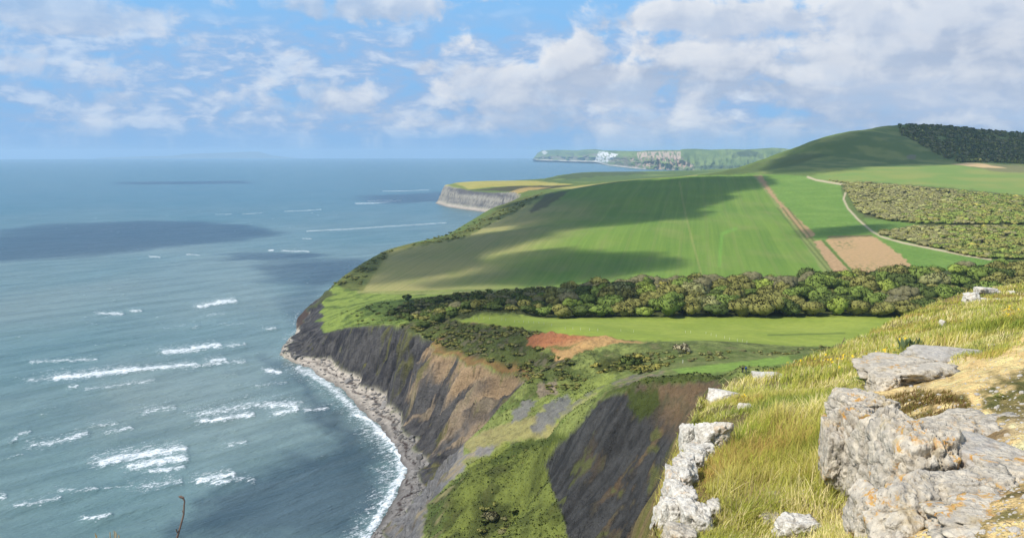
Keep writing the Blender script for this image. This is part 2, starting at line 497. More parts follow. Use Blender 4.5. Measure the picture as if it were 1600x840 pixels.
# gullies and buttresses: the plan of the cliff is warped
wamp = 1.2 + 5.5 * nearcliff
wx = gx + wamp * fbm2(gx / 34, gy / 34, 3, 1) + 0.8 * fbm2(gx / 7, gy / 7, 3, 2)
wy = gy + wamp * fbm2(gx / 34, gy / 34, 3, 3) + 0.8 * fbm2(gx / 7, gy / 7, 3, 4)
head = sstep(gy, 2300, 2500)
wx = wx + head * 4 * fbm2(gx / 90, gy / 90, 3, 31); wy = wy + head * 4 * fbm2(gx / 90, gy / 90, 3, 32)
inT = in_poly(wx, wy, LAND_TOP); inB = in_poly(wx, wy, LAND_BASE); inW = in_poly(gx + .6 * fbm2(gx / 9, gy / 9, 3, 8), gy, LAND_WATER)
dT, sT = poly_dist(wx, wy, [tuple(p[:2]) for p in TOP], True)
dB, sB = poly_dist(wx, wy, [tuple(p[:2]) for p in BASE], True)
dW, sW = poly_dist(gx, gy, [tuple(p[:2]) for p in WATER], True)
band = inB & ~inT
t = np.where(inT, 1.0, np.where(inB, dB / (dB + dT + 1e-6), 0.0)).astype(np.float32)
# rills running down the face, stronger half way up
rg_ = 1 - np.abs(fbm2(sB / 17 + t * 1.2, t * .7, 3, 13)) * 2.2
rill = fbm2(sB / 9 + t, t * 0.9, 4, 11) * 0.12 + fbm2(sB / 3.0, t * 1.5, 3, 12) * 0.05 + .13 * rg_ * np.where(gy < 900, 1, .3)
tp = np.clip(t + np.where(band, rill * 4 * t * (1 - t), 0), 0, 1)
prof = np.where(tp < 0.35, tp * 0.80, 0.28 + (tp - 0.35) / 0.65 * 0.72)
prof = prof + 0.10 * np.sin(np.clip(tp, 0, 1) * math.pi) * np.where(gy > 2300, 1, 0.2)
ZL = np.where(inW, 4.0 * np.clip(dW / (dW + np.where(inB, 0, dB) + 1e-6), 0, 1) ** 0.9, -np.minimum(0.40 * dW, 6.0)) + np.where(inW & ~inB, .25 * fbm2(gx / 5, gy / 5, 3, 15), 0)
Z = ZL + (ZU - ZL) * np.clip(prof, 0, 1)

PPX, PPY = project(gx.astype(np.float64), gy.astype(np.float64), Z)
PPX = PPX.astype(np.float32); PPY = PPY.astype(np.float32)
def reg(pts, soft=2.5, warp=0.0, d0=0, d1=9e9, seed=50, wl=14.0):
    q = soft * 2 + 2 + warp * 2
    xs = [p[0] for p in pts]; ys = [p[1] for p in pts]
    i0, i1 = np.searchsorted(rows, [d0, d1])
    out = np.zeros(gx.shape, np.float32)
    X_, Y_ = PPX[i0:i1], PPY[i0:i1]
    m = (X_ > min(xs) - q) & (X_ < max(xs) + q) & (Y_ > min(ys) - q) & (Y_ < max(ys) + q)
    x, y = X_[m], Y_[m]
    if not len(x): return out
    if warp:
        a = x / wl; b = y / (wl * .6)
        x = x + warp * fbm2(a, b, 3, seed); y = y + warp * 0.6 * fbm2(a, b, 3, seed + 1)
    out[i0:i1][m] = poly_mask(x, y, pts, soft)
    return out

MEADOW = [(705, 500), (760, 494), (1000, 491), (1450, 486), (1640, 486), (1640, 560), (1350, 533), (1300, 541), (1180, 543), (1090, 536), (960, 530), (850, 520), (780, 510)]
m_meadow = reg(MEADOW, 2.5, 4, 440, 620)
m_rough = (1 - sstep(gy, 590, 640)) * (1 - m_meadow)
m_valley = sstep(gy, 590, 640) * (1 - sstep(gy, 900, 960))
lump = fbm2(gx / 22, gy / 22, 4, 21)
bush_n = np.abs(fbm2(gx / 5.5, gy / 5.5, 3, 22))
flat = inT.astype(np.float32) * sstep(dT, 0, 12)
DARKF = [(850, 722), (885, 685), (912, 652), (942, 624), (1000, 606), (1120, 598), (1230, 590), (1330, 640), (1400, 760), (1420, 1000), (905, 900), (872, 790)]
m_shale = reg(DARKF, 3, 5, 150, 310, 60)
Z = Z + flat * m_rough * (1 - .75 * m_shale) * (1.5 * lump + .8 * (1 - bush_n * 1.6) + .25 * fbm2(gx / 2.2, gy / 2.2, 2, 29)) * (1 - .88 * sstep(PPX, 930, 1020) * sstep(gy, 290, 315))
Z = Z + flat * m_meadow * 0.25 * fbm2(gx / 30, gy / 30, 2, 23)
Z = Z + m_shale * (1.0 * fbm2((gx * .63 - gy * .77) / 6, (gx * .77 + gy * .63) / 34, 4, 24) + .7 * fbm2(gx / 4, gy / 4, 4, 28))
dn = sstep(gy, 1850, 2100) * (1 - sstep(gy, 2900, 3100))
Z = Z + flat * (sstep(gy, 900, 1500) * 0.8 * fbm2(gx / 140, gy / 140, 3, 25) + dn * sstep(gx, 350, 600) * 6.0 * fbm2(gx / 190, gy / 190, 4, 26))
led_ = np.sin(Z * 1.15 + 1.6 * fbm2(gx / 30, gy / 30, 2, 33)) * .45 + np.sin(Z * 2.9 + fbm2(gx / 18, gy / 18, 2, 34)) * .2
Z = Z + np.where(band, nearcliff * led_ * sstep(fbm2(sB / 12, t * 2, 3, 35), -.5, .3) * 4 * t * (1 - t), 0)
Z = Z + np.where(band, nearcliff * 1.0 * fbm2(gx / 4, gy / 4, 3, 27) * 4 * t * (1 - t), 0)
ZT = Z.astype(np.float32)
# normals from the grid
dXj = np.gradient(gx, axis=1); dZj = np.gradient(ZT, axis=1)
dXi = np.gradient(gx, axis=0); dYi = np.gradient(gy, axis=0); dZi = np.gradient(ZT, axis=0)
nx_ = -dZj * dYi; ny_ = -(dXj * dZi - dZj * dXi); nz_ = dXj * dYi
nl = np.sqrt(nx_ ** 2 + ny_ ** 2 + nz_ ** 2)
NRM = np.stack([nx_ / nl, ny_ / nl, nz_ / nl], -1)
slope = NRM[..., 2]

def height_at(x, y):
    """terrain height on the grid at a plan point (bilinear)"""
    r = np.clip(np.interp(y, rows, np.arange(NY)), 0, NY - 1.001)
    c = np.clip((np.asarray(x) / y * math.cos(PITCH) * F + CX - PXA) / PXS, 0, NX - 1.001)
    i = r.astype(int); j = c.astype(int); fi = r - i; fj = c - j
    return (ZT[i, j] * (1 - fi) * (1 - fj) + ZT[i, j + 1] * (1 - fi) * fj + ZT[i + 1, j] * fi * (1 - fj) + ZT[i + 1, j + 1] * fi * fj)

def ground_at(px, py, d0=200.0, d1=4500.0):
    """first terrain point met by the ray through a pixel"""
    x, y, z = ray(px, py)
    n = 3000
    d = np.geomspace(d0, d1, n); k = d / y
    hz = H + z * k
    g = height_at(x * k, d)
    hit = np.nonzero(hz <= g)[0]
    q = d[hit[0]] if len(hit) else d1
    return np.array([x / y * q, q, float(height_at(np.array([x / y * q]), np.array([q]))[0])])
# ------------------------------------------------------------------ ground colours (albedo)
ALB_K = .80
def C(h, k=1.0):
    """albedo from an sRGB hex"""
    c = np.array([int(h[i:i + 2], 16) / 255 for i in (0, 2, 4)])
    c = np.where(c <= .04045, c / 12.92, ((c + .055) / 1.055) ** 2.4)
    g = c @ np.array([.25, .65, .10])
    hue = np.array([1.08, .98, .86]) if c[1] >= c[0] * .93 and c[1] > c[2] * 1.25 else np.array([1.0, 1.0, 1.0])
    return ((g + (c - g) * .86) * hue * ALB_K * k).astype(np.float32)

A = np.zeros(gx.shape + (3,), np.float32)
n_big = fbm2(gx / 60, gy / 60, 4, 41); n_mid = fbm2(gx / 14, gy / 14, 4, 42); n_small = fbm2(gx / 3.5, gy / 3.5, 3, 43)
nvar = lambda a, b, n: a + (b - a) * np.clip(n, 0, 1)[..., None]
GRASS = C('66803a'); GRASS_DK = C('4d6228'); GRASS_LT = C('84964a'); SCRUB = C('4c5230'); STRAW = C('a0905e')
A[:] = GRASS
# undercliff: rough grass, scrub, straw
k1 = sstep(n_mid, -.1, .35); k2 = sstep(n_big + .5 * n_mid, .0, .5); k3 = sstep(n_mid - n_small * .3, .35, .7)
und = nvar(nvar(GRASS_LT, GRASS, k1), GRASS_DK, k2 * .8)
und = nvar(und, SCRUB, sstep(.30 - bush_n, 0.0, .25) * .75 * sstep(n_big, -.5, .3))
und = nvar(und, STRAW, k3 * .6)
und = und * (1 + .30 * fbm2(gx / 1.7, gy / 1.7, 2, 44))[..., None]
midr = sstep(gy, 380, 440)
und = nvar(und, C('5c6736') , midr * .55 * sstep(n_mid, -.4, .2))
mm = (1 - sstep(gy, 620, 680))[..., None]
A = A * (1 - mm) + und * mm
def paint(mask, col, amt=1.0, n=None, col2=None):
    m = mask > .003
    if not m.any(): return
    k = (mask[m] * amt)[:, None].astype(np.float32)
    c = np.asarray(col, np.float32)[None]
    if col2 is not None: c = c + (np.asarray(col2, np.float32)[None] - c) * np.clip(n[m], 0, 1)[:, None]
    A[m] = A[m] * (1 - k) + c * k

# the walkers' shelf, bright turf lanes and scrub belts
paint(reg([(1040, 586), (1110, 572), (1240, 553), (1420, 535), (1500, 560), (1240, 584), (1100, 597)], 3, 3, 300, 420), C('749a34'), .9)
paint(reg([(940, 560), (1000, 552), (1200, 545), (1340, 540), (1420, 530), (1420, 545), (1200, 556), (1050, 570), (960, 590), (930, 580)], 3, 6, 360, 470), C('5a6631'), .8)
paint(reg([(1040, 575), (1200, 552), (1330, 545), (1330, 549), (1200, 558), (1050, 583)], 2, 3, 330, 450), C('84915a'), .7)
paint(reg([(930, 570), (990, 552), (1060, 570), (1000, 588), (940, 590)], 3, 6, 350, 460, 52), C('4a5320'), .85)
SCR = [(622, 508), (700, 500), (800, 512), (860, 524), (840, 545), (900, 570), (850, 592), (800, 590), (760, 566), (700, 545), (655, 522)]
m_scr = reg(SCR, 4, 8, 380, 680, 54)
paint(m_scr, C('5b6a30'), .9, sstep(n_mid, -.3, .35), C('424a26'))
paint(m_scr * sstep(n_small + n_mid, .25, .7), C('7a6f55'), .6)
paint(reg([(820, 590), (900, 575), (960, 600), (880, 625), (830, 622)], 4, 8, 340, 460, 56), C('55662c'), .7)
paint(reg([(880, 625), (960, 585), (1040, 575), (1060, 592), (960, 608), (925, 635), (880, 672), (800, 690), (780, 672), (850, 655)], 4, 8, 310, 430, 58), C('93a843'), .8)
paint(reg([(860, 600), (930, 590), (1000, 583), (900, 640), (840, 660), (820, 640)], 4, 8, 320, 430, 59), C('8c9f45'), .5)
paint(reg([(840, 645), (930, 618), (960, 622), (900, 650), (850, 662)], 4, 9, 320, 400, 61), C('a39d5e'), .7)
paint(reg([(722, 690), (780, 662), (840, 655), (900, 668), (860, 684), (790, 690), (735, 712)], 4, 6, 310, 410, 62), C('a89a5c'), .8)
paint(reg([(700, 770), (760, 715), (820, 690), (900, 678), (880, 720), (870, 780), (900, 850), (690, 850)], 4, 7, 230, 370, 64), C('728230'), .9, sstep(n_mid + .4 * n_small, -.2, .5), C('4e5a24'))
paint(reg([(760, 715), (820, 690), (900, 678), (890, 690), (830, 706), (770, 730)], 3, 5, 230, 370, 65), C('4a5c22'), .8)
paint(reg([(735, 790), (770, 780), (800, 800), (790, 830), (745, 830)], 6, 8, 230, 370, 66), C('3f4a20'), .7)
paint(reg([(1000, 556), (1090, 540), (1200, 546), (1330, 541), (1420, 532), (1420, 548), (1240, 572), (1120, 600), (1000, 606), (930, 625), (960, 590)], 3, 8, 290, 440, 160), C('667c36'), .8, sstep(n_mid + n_small * .5, -.3, .4), C('7d8c4a'))
paint(reg([(1050, 577), (1110, 570), (1230, 556), (1240, 566), (1160, 579), (1070, 586)], 2, 2, 300, 420, 161), C('84ad3c'), 1.0)
paint(reg([(960, 603), (1060, 590), (1250, 578), (1250, 592), (1110, 600), (1000, 607), (940, 624)], 2, 3, 265, 340, 162), C('46561f'), .8)
# bare scars
SHALE = C('6b6a6c'); SHALE_DK = C('4e4e52'); OCHRE = C('a9763c'); RUST = C('9a5b34'); BUFF = C('b79462')
paint(reg([(870, 640), (960, 592), (1030, 580), (1020, 590), (940, 606), (880, 650)], 3, 7, 300, 420, 67) * sstep(n_mid + n_small, -.5, .2), C('77736a'), .7)
paint(reg([(952, 608), (975, 590), (1035, 578), (1040, 592), (985, 606)], 3, 7, 290, 400, 68) * sstep(n_small + .6 * n_mid, -.6, .1), C('7a756a'), .85, sstep(n_small, -.3, .5), C('a08c62'))
paint(reg([(825, 672), (850, 640), (885, 618), (895, 624), (870, 655), (840, 680)], 2.5, 6, 310, 430, 69), C('7d7a78'), .9)
paint(reg([(838, 600), (868, 596), (872, 616), (842, 620)], 2, 5, 360, 440, 70), C('97846c'), .9)
paint(reg([(800, 640), (820, 625), (840, 622), (820, 655), (800, 665)], 2, 5, 330, 440, 71), C('85817b'), .9)
m_red = reg([(822, 528), (860, 521), (905, 524), (960, 531), (1010, 534), (960, 540), (930, 541), (912, 548), (890, 563), (868, 566), (868, 548), (826, 541)], 1.6, 4, 380, 520, 72)
paint(m_red, C('b97444'), 1.0, sstep(gy * -1 + 470, 0, 22), C('c59a58'))
paint(reg([(870, 540), (905, 538), (880, 546), (845, 543)], 1.5, 3, 380, 520, 73), C('5d7034'), .8)
paint(reg([(735, 503), (830, 511), (830, 514), (735, 506)], 1.2, 2, 400, 620, 74), C('a8845a'), .8)
paint(reg([(722, 688), (727, 712), (748, 704), (778, 694), (762, 712), (735, 726), (705, 752), (668, 768), (652, 762), (690, 728)], 1.5, 4, 280, 440, 163), C('8e8884'), .95, sstep(n_small + n_mid, -.3, .6), C('a39274'))
paint(reg([(690, 752), (668, 768), (640, 800), (596, 850), (660, 850), (664, 800)], 3, 5, 280, 430, 164), C('85807a'), .9, sstep(n_small + n_mid, -.2, .6), C('98876a'))
paint(reg([(722, 722), (738, 716), (770, 706), (790, 690), (800, 694), (770, 718), (730, 736)], 2, 4, 280, 400, 165), C('84942f'), .7)
# dark shale slope under the near hill
srill = .7 * fbm2((gx * .63 - gy * .77) / 2.6, (gx * .77 + gy * .63) / 20, 4, 75) + .55 * n_small + .3 * n_mid
paint(m_shale, C('545351'), 1.0, sstep(srill, -.4, .4), C('3c3b3a'))
up = sstep(PPY * -1 + 0.28 * (PPX - 940), -690 + 40, -690 + 90)
m_tan = m_shale * np.clip(sstep(PPX + (640 - PPY) * .9, 985, 1060) + .8 * sstep(n_mid + srill, .2, .7) * sstep(PPX, 880, 980), 0, 1)
paint(m_tan, C('8a6f4c'), .9, sstep(n_small, -.2, .6), C('6f6444'))
paint(m_shale * sstep(n_mid + .6 * n_small + .25 * sstep(PPX, 940, 1060), .48, .8), C('66703a'), .75)
paint(reg([(980, 612), (1030, 608), (1030, 640), (1000, 655), (985, 640)], 3, 6, 240, 300, 77), C('4c5c24'), .95)
# the flat meadow
paint(m_meadow, C('87a02a'), 1.0, sstep(n_big + .4 * n_mid, -.4, .6), C('96ab34'))
paint(m_meadow * stroke(PPX, PPY, [(1200, 523), (1260, 522), (1320, 520)], 1.2, 1.0), C('4f6a2c'), .6)
# valley and green slope at its mouth
m_mouth = reg([(505, 520), (500, 470), (520, 440), (575, 452), (700, 450), (760, 470), (720, 490), (640, 506), (560, 508)], 3, 5, 600, 1000, 78)
paint(m_mouth, C('86a03a'), .95, sstep(n_mid, -.1, .5), C('66832f'))
paint(m_mouth * sstep(n_small + n_mid, .5, .9), C('50602a'), .7)
wood = reg([(600, 492), (640, 470), (720, 458), (850, 446), (1000, 436), (1290, 427), (1640, 400), (1640, 492), (700, 498)], 3, 3, 560, 900, 79)
paint(wood, C('4a5429'), .9)
# big field and its neighbours
FIELD = [(566, 456), (610, 390), (720, 371), (800, 330), (850, 303), (905, 293), (1000, 281), (1082, 274), (1180, 270), (1232, 340), (1300, 432), (1000, 440), (850, 450), (700, 453)]
m_field = reg(FIELD, 2.0, 1.0, 780, 2400, 80)
rowc = (gx * math.cos(.18) - gy * math.sin(.18)); rowd = gy * math.cos(.18) + gx * math.sin(.18)
stripe = fbm2(rowc / 4.0, rowd / 500, 2, 81) * .6 + fbm2(rowc / 14.0, rowd / 900, 2, 82)
fcol = nvar(np.broadcast_to(C('628c27'), A.shape), C('779c2e'), .5 + .5 * stripe + .35 * fbm2(gx / 170, gy / 240, 3, 83))
# thin crop on the seaward side
thin = np.clip(1 - sstep(PPX - (450 - PPY) * 1.1, 660, 870) + .25 * fbm2(gx / 40, gy / 90, 3, 84), 0, 1) * sstep(PPY, 300, 330)
fcol = nvar(fcol, C('aea15c'), thin * .92)
fcol = nvar(fcol, C('8d9a4c'), .5 * sstep(fbm2(gx / 60, gy / 160, 3, 85), .1, .6) * sstep(PPY, 380, 430) * (1 - sstep(PPX, 850, 1000)))
A = A * (1 - m_field[..., None]) + fcol * m_field[..., None]
paint(reg([(825, 330), (850, 303), (890, 297), (862, 318), (832, 332)], 3, 4, 1200, 2300, 86), C('5c4f3a'), .8)
paint(m_field * stroke(PPX, PPY, [(1062, 285), (1068, 320), (1080, 370), (1096, 428)], 1.3, 1.0), C('9aa155'), .6)
paint(m_field * stroke(PPX, PPY, [(1124, 415), (1126, 385), (1128, 365), (1150, 357)], 2.5, 2.0), C('6fae2c'), .6)
paint(stroke(PPX, PPY, [(845, 300), (800, 352), (740, 425)], 2.0, 1.5) * m_field, C('8f9a62'), .35)
paint(reg([(520, 440), (560, 413), (600, 390), (720, 364), (790, 316), (850, 298), (850, 304), (806, 331), (722, 373), (612, 392), (570, 440), (566, 456), (540, 452)], 2, 4, 880, 2300, 87), C('6d7a34'), .95, sstep(n_mid, -.2, .5), C('4f5a2b'))
paint(stroke(PPX, PPY, [(566, 452), (610, 394), (640, 384)], 4, 3) * (gy > 850) * (gy < 1400), C('8f8a3c'), .5)
paint(stroke(PPX, PPY, [(560, 456), (640, 458), (760, 456)], 2.0, 1.5) * (gy > 780) * (gy < 960), C('9aa060'), .6)
# strips: stubble, dark rows, ochre stubble plots, right-hand pastures
R1 = [(1180, 271), (1262, 275), (1312, 286), (1318, 310), (1340, 345), (1380, 368), (1460, 388), (1560, 405), (1640, 408), (1640, 425), (1290, 432), (1232, 345)]
paint(reg(R1, 2, 1, 780, 2000, 88), C('6c9a34'), 1.0, sstep(n_big, -.5, .6), C('78a23c'))
paint(reg([(1176, 274), (1190, 273), (1240, 340), (1330, 430), (1290, 432), (1250, 370)], 1.5, 2, 780, 2000, 89), C('8a9a50'), .95)
paint(reg([(1181, 275), (1190, 275), (1214, 310), (1275, 367), (1262, 372), (1226, 333)], 1.2, 3, 780, 2000, 90, 6), C('c09a66'), .95)
for dxp in (0, 8, 16):
    paint(stroke(PPX, PPY, [(1215 + dxp, 325), (1250 + dxp, 370), (1300 + dxp, 430)], 1.3, 1.0) * (gy > 780), C('5f7434'), .75)
paint(reg([(1271, 377), (1283, 375), (1334, 430), (1306, 430)], 1.2, 2, 780, 1200, 91, 8), C('c8a06c'), 1.0)
m_stub = reg([(1290, 376), (1300, 371), (1363, 369), (1380, 378), (1412, 402), (1436, 430), (1338, 430)], 1.5, 3, 780, 1200, 92, 8)
paint(m_stub, C('c9a06a'), 1.0, sstep(n_small, -.6, .8), C('bd9a62'))
green_in = m_stub * sstep(fbm2(rowc / 3, rowd / 9, 3, 93), .05, .4) * np.maximum(sstep(PPY, 410, 418) * (1 - sstep(PPY, 422, 426)), np.maximum(poly_mask(PPX, PPY, [(1300, 376), (1330, 374), (1340, 388), (1310, 390)], 5), .4 * sstep(PPY, 385, 420)))
paint(green_in, C('6c7c40'), .8)
paint(stroke(PPX, PPY, [(1286, 376), (1312, 404), (1338, 431)], 2.0, 1.2) * (gy > 780) * (gy < 1150), C('5f8230'), .9)
paint(stroke(PPX, PPY, [(1294, 370), (1362, 368)], 1.2, 1.0) * (gy > 900) * (gy < 1300), C('8a6a4c'), .8)
paint(reg([(1350, 340), (1420, 348), (1440, 350), (1380, 362), (1360, 358)], 3, 3, 900, 1300, 94), C('6f9a36'), .9)
# upper pasture and the down
m_up = reg([(1262, 276), (1330, 262), (1440, 252), (1640, 260), (1640, 310), (1440, 293), (1320, 287)], 3, 3, 1400, 2200, 95)
paint(m_up, C('789c44'), .95, sstep(fbm2(gx / 120, gy / 120, 3, 96), -.4, .5), C('8ea04a'))
m_down = reg([(1150, 270), (1240, 238), (1300, 214), (1345, 203), (1440, 192), (1640, 200), (1640, 262), (1440, 256), (1330, 262), (1262, 275), (1180, 271)], 2.5, 3, 1850, 3400, 97)
paint(m_down, C('64803a'), .95, sstep(fbm2(gx / 70, gy / 70, 4, 98), -.3, .5), C('88974a'))
paint(reg([(1480, 254), (1640, 262), (1640, 272), (1560, 268), (1500, 258)], 2, 2, 1700, 2200, 99), C('7a6a54'), .6)
paint(reg([(1486, 256), (1512, 255), (1545, 258.5), (1572, 263), (1540, 262), (1500, 259)], .8, .5, 1700, 2300, 100), C('d8b47a'), 1.0)
paint(reg([(1415, 241), (1430, 240), (1430, 248), (1418, 247)], 1.2, 2, 1900, 2400, 101), C('8a806c'), .7)
woodR = reg([(1318, 288), (1345, 284), (1440, 291), (1600, 306), (1640, 310), (1640, 350), (1440, 349), (1350, 338), (1335, 322)], 3, 3, 950, 1750, 102)
paint(woodR, C('5a5a36'), .9)
paint(reg([(1372, 362), (1440, 350), (1640, 350), (1640, 408), (1540, 405), (1420, 378)], 3, 3, 820, 1200, 103), C('5a5c34'), .9)
# track
m_track = stroke(PPX, PPY, [(1262, 276.5), (1275, 281), (1305, 286), (1326, 289.5), (1331, 293), (1321, 301), (1318, 311), (1325, 326), (1340, 342), (1362, 361), (1378, 370), (1410, 379), (1460, 389), (1510, 399), (1548, 405)], 1.5, 1.0) * (gy > 790) * (gy < 1900)
paint(m_track, C('c9b88e'), 1.0)
# fields beyond the crest and the headland
far_ = sstep(gy, 2080, 2200)
paint(reg([(690, 288), (740, 281), (800, 281), (870, 285), (905, 289), (880, 292), (830, 290), (770, 292), (722, 297)], 1.2, 1, 2500, 3500, 104), C('b5aa3e'), 1.0, sstep(n_big, -.4, .6), C('c2b455'))
paint(reg([(690, 296), (705, 286), (722, 290), (735, 297), (722, 299), (700, 294)], 1.2, 1, 2500, 3400, 105), C('7a9036'), .9)
paint(reg([(735, 297), (800, 291), (900, 289), (880, 294), (800, 299)], 1, 1, 2400, 2900, 106), C('55543e'), .9)
paint(reg([(790, 302), (812, 294), (840, 292), (860, 293), (830, 297), (806, 303)], 1, 1, 2250, 2750, 107), C('c0a052'), .9)
paint(reg([(860, 295), (905, 290), (1000, 280), (1090, 273), (1090, 277), (1000, 284), (905, 295)], .9, .5, 2060, 2450, 108), C('b3a856'), .95)
paint(reg([(845, 285), (900, 270), (940, 266), (1150, 265), (1150, 274), (1000, 280), (900, 286)], 1.5, 2, 2500, 5400, 109), C('5d7a3c'), .95, sstep(fbm2(gx / 260, gy / 500, 3, 110), -.1, .3), C('76904a'))
paint(reg([(850, 280), (900, 271), (940, 266), (1000, 267), (1020, 272), (950, 274), (900, 279)], 1.5, 3, 2900, 5400, 111), C('4c6038'), .8)
paint(reg([(1090, 275), (1160, 262), (1240, 240), (1300, 240), (1220, 262), (1170, 272)], 2, 3, 1850, 2500, 112), C('566c34'), .8)
# the cliffs
cl = np.where(band, sstep(t, .02, .10) * (1 - sstep(t, .95, 1.0)), 0).astype(np.float32)
steep = 1 - sstep(slope, .62, .80)
stri = fbm2(sB / 5.0 + t * 2, t * 1.6, 4, 121); stri2 = fbm2(sB / 14.0 + t * 1.5, t * 1.2, 3, 122); stri3 = fbm2(sB / 1.7 + t, t * 3, 3, 126)
shale = nvar(np.broadcast_to(C('66625f'), A.shape), C('444246'), sstep(stri + .4 * stri3, -.5, .5))
# the orange face and its neighbours, by distance along the base
s_or0 = float(poly_dist(np.array([P(611, 634, 545)[0]]), np.array([P(611, 634, 545)[1]]), [tuple(p[:2]) for p in BASE], True)[1][0])
s_or1 = float(poly_dist(np.array([P(655, 735, 432)[0]]), np.array([P(655, 735, 432)[1]]), [tuple(p[:2]) for p in BASE], True)[1][0])
s_spur = float(poly_dist(np.array([P(648, 775, 400)[0]]), np.array([P(648, 775, 400)[1]]), [tuple(p[:2]) for p in BASE], True)[1][0])
m_or = sstep(sB, s_or1 - 6, s_or1 + 6) * (1 - sstep(sB, s_or0 - 3, s_or0 + 3))
orange = m_or * np.clip(sstep(stri2 + stri * .6 + (t - .5) * 1.0, -.05, .42), 0, 1)
shale = nvar(shale, C('b09878'), orange * .9)
shale = nvar(shale, C('bd9a6c'), m_or * sstep(t + .45 * stri2, .66, .95) * .85)
shale = nvar(shale, C('9a8a6c'), m_or * sstep(stri + stri3 * .5, .35, .7) * .55)
shale = nvar(shale, C('77793a'), (1 - m_or * .6) * sstep(n_mid + stri, .6, 1.0) * .5 * (gy < 660))
m_sp = 1 - sstep(sB, s_or1 - 25, s_or1 - 5)
shale = nvar(shale, C('8b8886'), m_sp * .9)
shale = nvar(shale, C('a58a62'), m_sp * sstep(n_mid, .2, .6) * .35)
bd = fbm2(ZT / 2.2 + .8 * fbm2(gx / 25, gy / 25, 2, 130), sB / 160, 3, 129)
shale = shale * (1 + .30 * bd * (1 - .5 * m_or))[..., None]
shale = shale * (1 - .45 * sstep(np.abs(fbm2(sB / 4.5 + t, t * 2.2, 3, 131)) * -1 + .10, 0, .10))[..., None]
shale = nvar(shale, C('6c7038'), sstep(n_mid + .8 * n_small + .4 * t, .75, 1.1) * .6 * (gy < 720))
# pale bedded cliff of the headland
bed = fbm2(ZT / 7.0, sB / 500, 3, 123) + .25 * fbm2(ZT / 20, sB / 60, 3, 128)
hc = nvar(np.broadcast_to(C('aaa494'), A.shape), C('5c5b60'), sstep(bed, -.15, .35))
hc = nvar(hc, C('8f8f92'), sstep(sB, 0, 1) * .2)
shale = np.where((gy > 2300)[..., None], hc, shale)
top_green = np.where((gy < 2300) & (gy > 900), 1, 0)
shale = nvar(shale, C('5a6a30'), top_green * .75 * sstep(t + .4 * n_mid, .2, .6))
A = A * (1 - cl[..., None]) + shale * cl[..., None]
# raw soil lip at the cliff top
lip = np.where(inT, 1 - sstep(dT, 1.5, 5.0), 0) * (gy < 720) * m_or
paint(lip, C('a4713f'), .6)
# beach: pale shingle, wrack, wet edge
bt = np.where(inB, 1, dW / (dW + dB + 1e-6))
m_beach = (~inB).astype(np.float32)
m_beach = np.maximum(m_beach, np.where(band, 1 - sstep(t, .02, .09), 0))
pale = sstep(gy, 470, 600)
shing = nvar(np.broadcast_to(C('86807a'), A.shape), C('bcb0a0'), pale * .95)
shing = shing * (1 + .22 * n_small + .12 * n_mid)[..., None]
shing = nvar(shing, C('5b5650'), (1 - sstep(bt, .08, .42)) * (1 - .35 * pale))
wr = sstep(np.abs(bt - .62 - .16 * fbm2(gx / 14, gy / 14, 3, 124)) * -1 + .13, 0, .10) * sstep(n_small + .5 * fbm2(gx / 1.5, gy / 1.5, 2, 125), -.55, .1) * (bt < .97)
shing = nvar(shing, C('3a2b26'), wr * .92 * (1 - .55 * sstep(gy, 640, 740)))
# weed-covered ledge north of the point
shing = nvar(shing, C('45332a'), reg([(462, 495), (480, 476), (484, 490), (474, 510), (464, 512)], 2, 2, 780, 960, 127) * .95)
A = A * (1 - m_beach[..., None]) + shing * m_beach[..., None]
A = np.clip(A * (1 + .10 * n_small[..., None] * (gy < 700)[..., None]), .01, .85)

# ------------------------------------------------------------------ ground materials
def ground_mat(name, bump_scale, bump_str, var=.25, vs=.6, dist=.6):
    m, nt, b, out = material(name)
    col, _ = nt.attr('albedo')
    p = nt.pos()
    n = nt.noise(p, vs, 5, .6)
    n2 = nt.noise(p, vs * 6, 4, .6)
    n3 = nt.noise(p, vs * 22, 2, .6)
    f = nt.math('ADD', nt.math('MULTIPLY', n, .40), nt.math('ADD', nt.math('MULTIPLY', n2, .35), nt.math('MULTIPLY', n3, .25)))
    dark = nt.ramp(f, .36, .64, 1 - var, 1 + var, False)
    nd = nt.new('ShaderNodeVectorMath', operation='SCALE')
    nt.l.new(col, nd.inputs[0]); nt.l.new(dark, nd.inputs[3])
    nt.l.new(nd.outputs[0], b.inputs['Base Color'])
    h = nt.math('ADD', nt.noise(p, bump_scale, 5, .6), nt.math('MULTIPLY', nt.noise(p, bump_scale * 5, 3, .6), .4))
    nt.l.new(nt.bump(h, bump_str, dist), b.inputs['Normal'])
    b.inputs['Specular IOR Level'].default_value = .1
    return m
M_ground = ground_mat('rough_grass', .6, .9, .36, .25, 1.2)
def crop_lines(m):
    nt = NT(m.node_tree); b = [n for n in nt.n if n.type == 'BSDF_PRINCIPLED'][0]
    src = b.inputs['Base Color'].links[0].from_socket
    q = nt.xyz(nt.mapping(nt.pos(), rot=(0, 0, .18)))
    fr = nt.math('ABSOLUTE', nt.math('SUBTRACT', nt.math('FRACT', nt.math('DIVIDE', q[0], 27.0)), .5))
    ln = nt.math('SUBTRACT', 1.0, nt.ramp(nt.math('ABSOLUTE', nt.math('SUBTRACT', fr, .035)), .012, .030))
    rown = nt.noise(nt.comb(nt.math('MULTIPLY', q[0], .45), nt.math('MULTIPLY', q[1], .006), 0), 1.0, 3, .6)
    c_ = nt.mix(nt.math('MULTIPLY', ln, .30), src, (.20, .21, .07))
    c_ = nt.mix(nt.ramp(rown, .35, .65, 0, .22), c_, (.07, .13, .02))
    nt.l.new(c_, b.inputs['Base Color'])
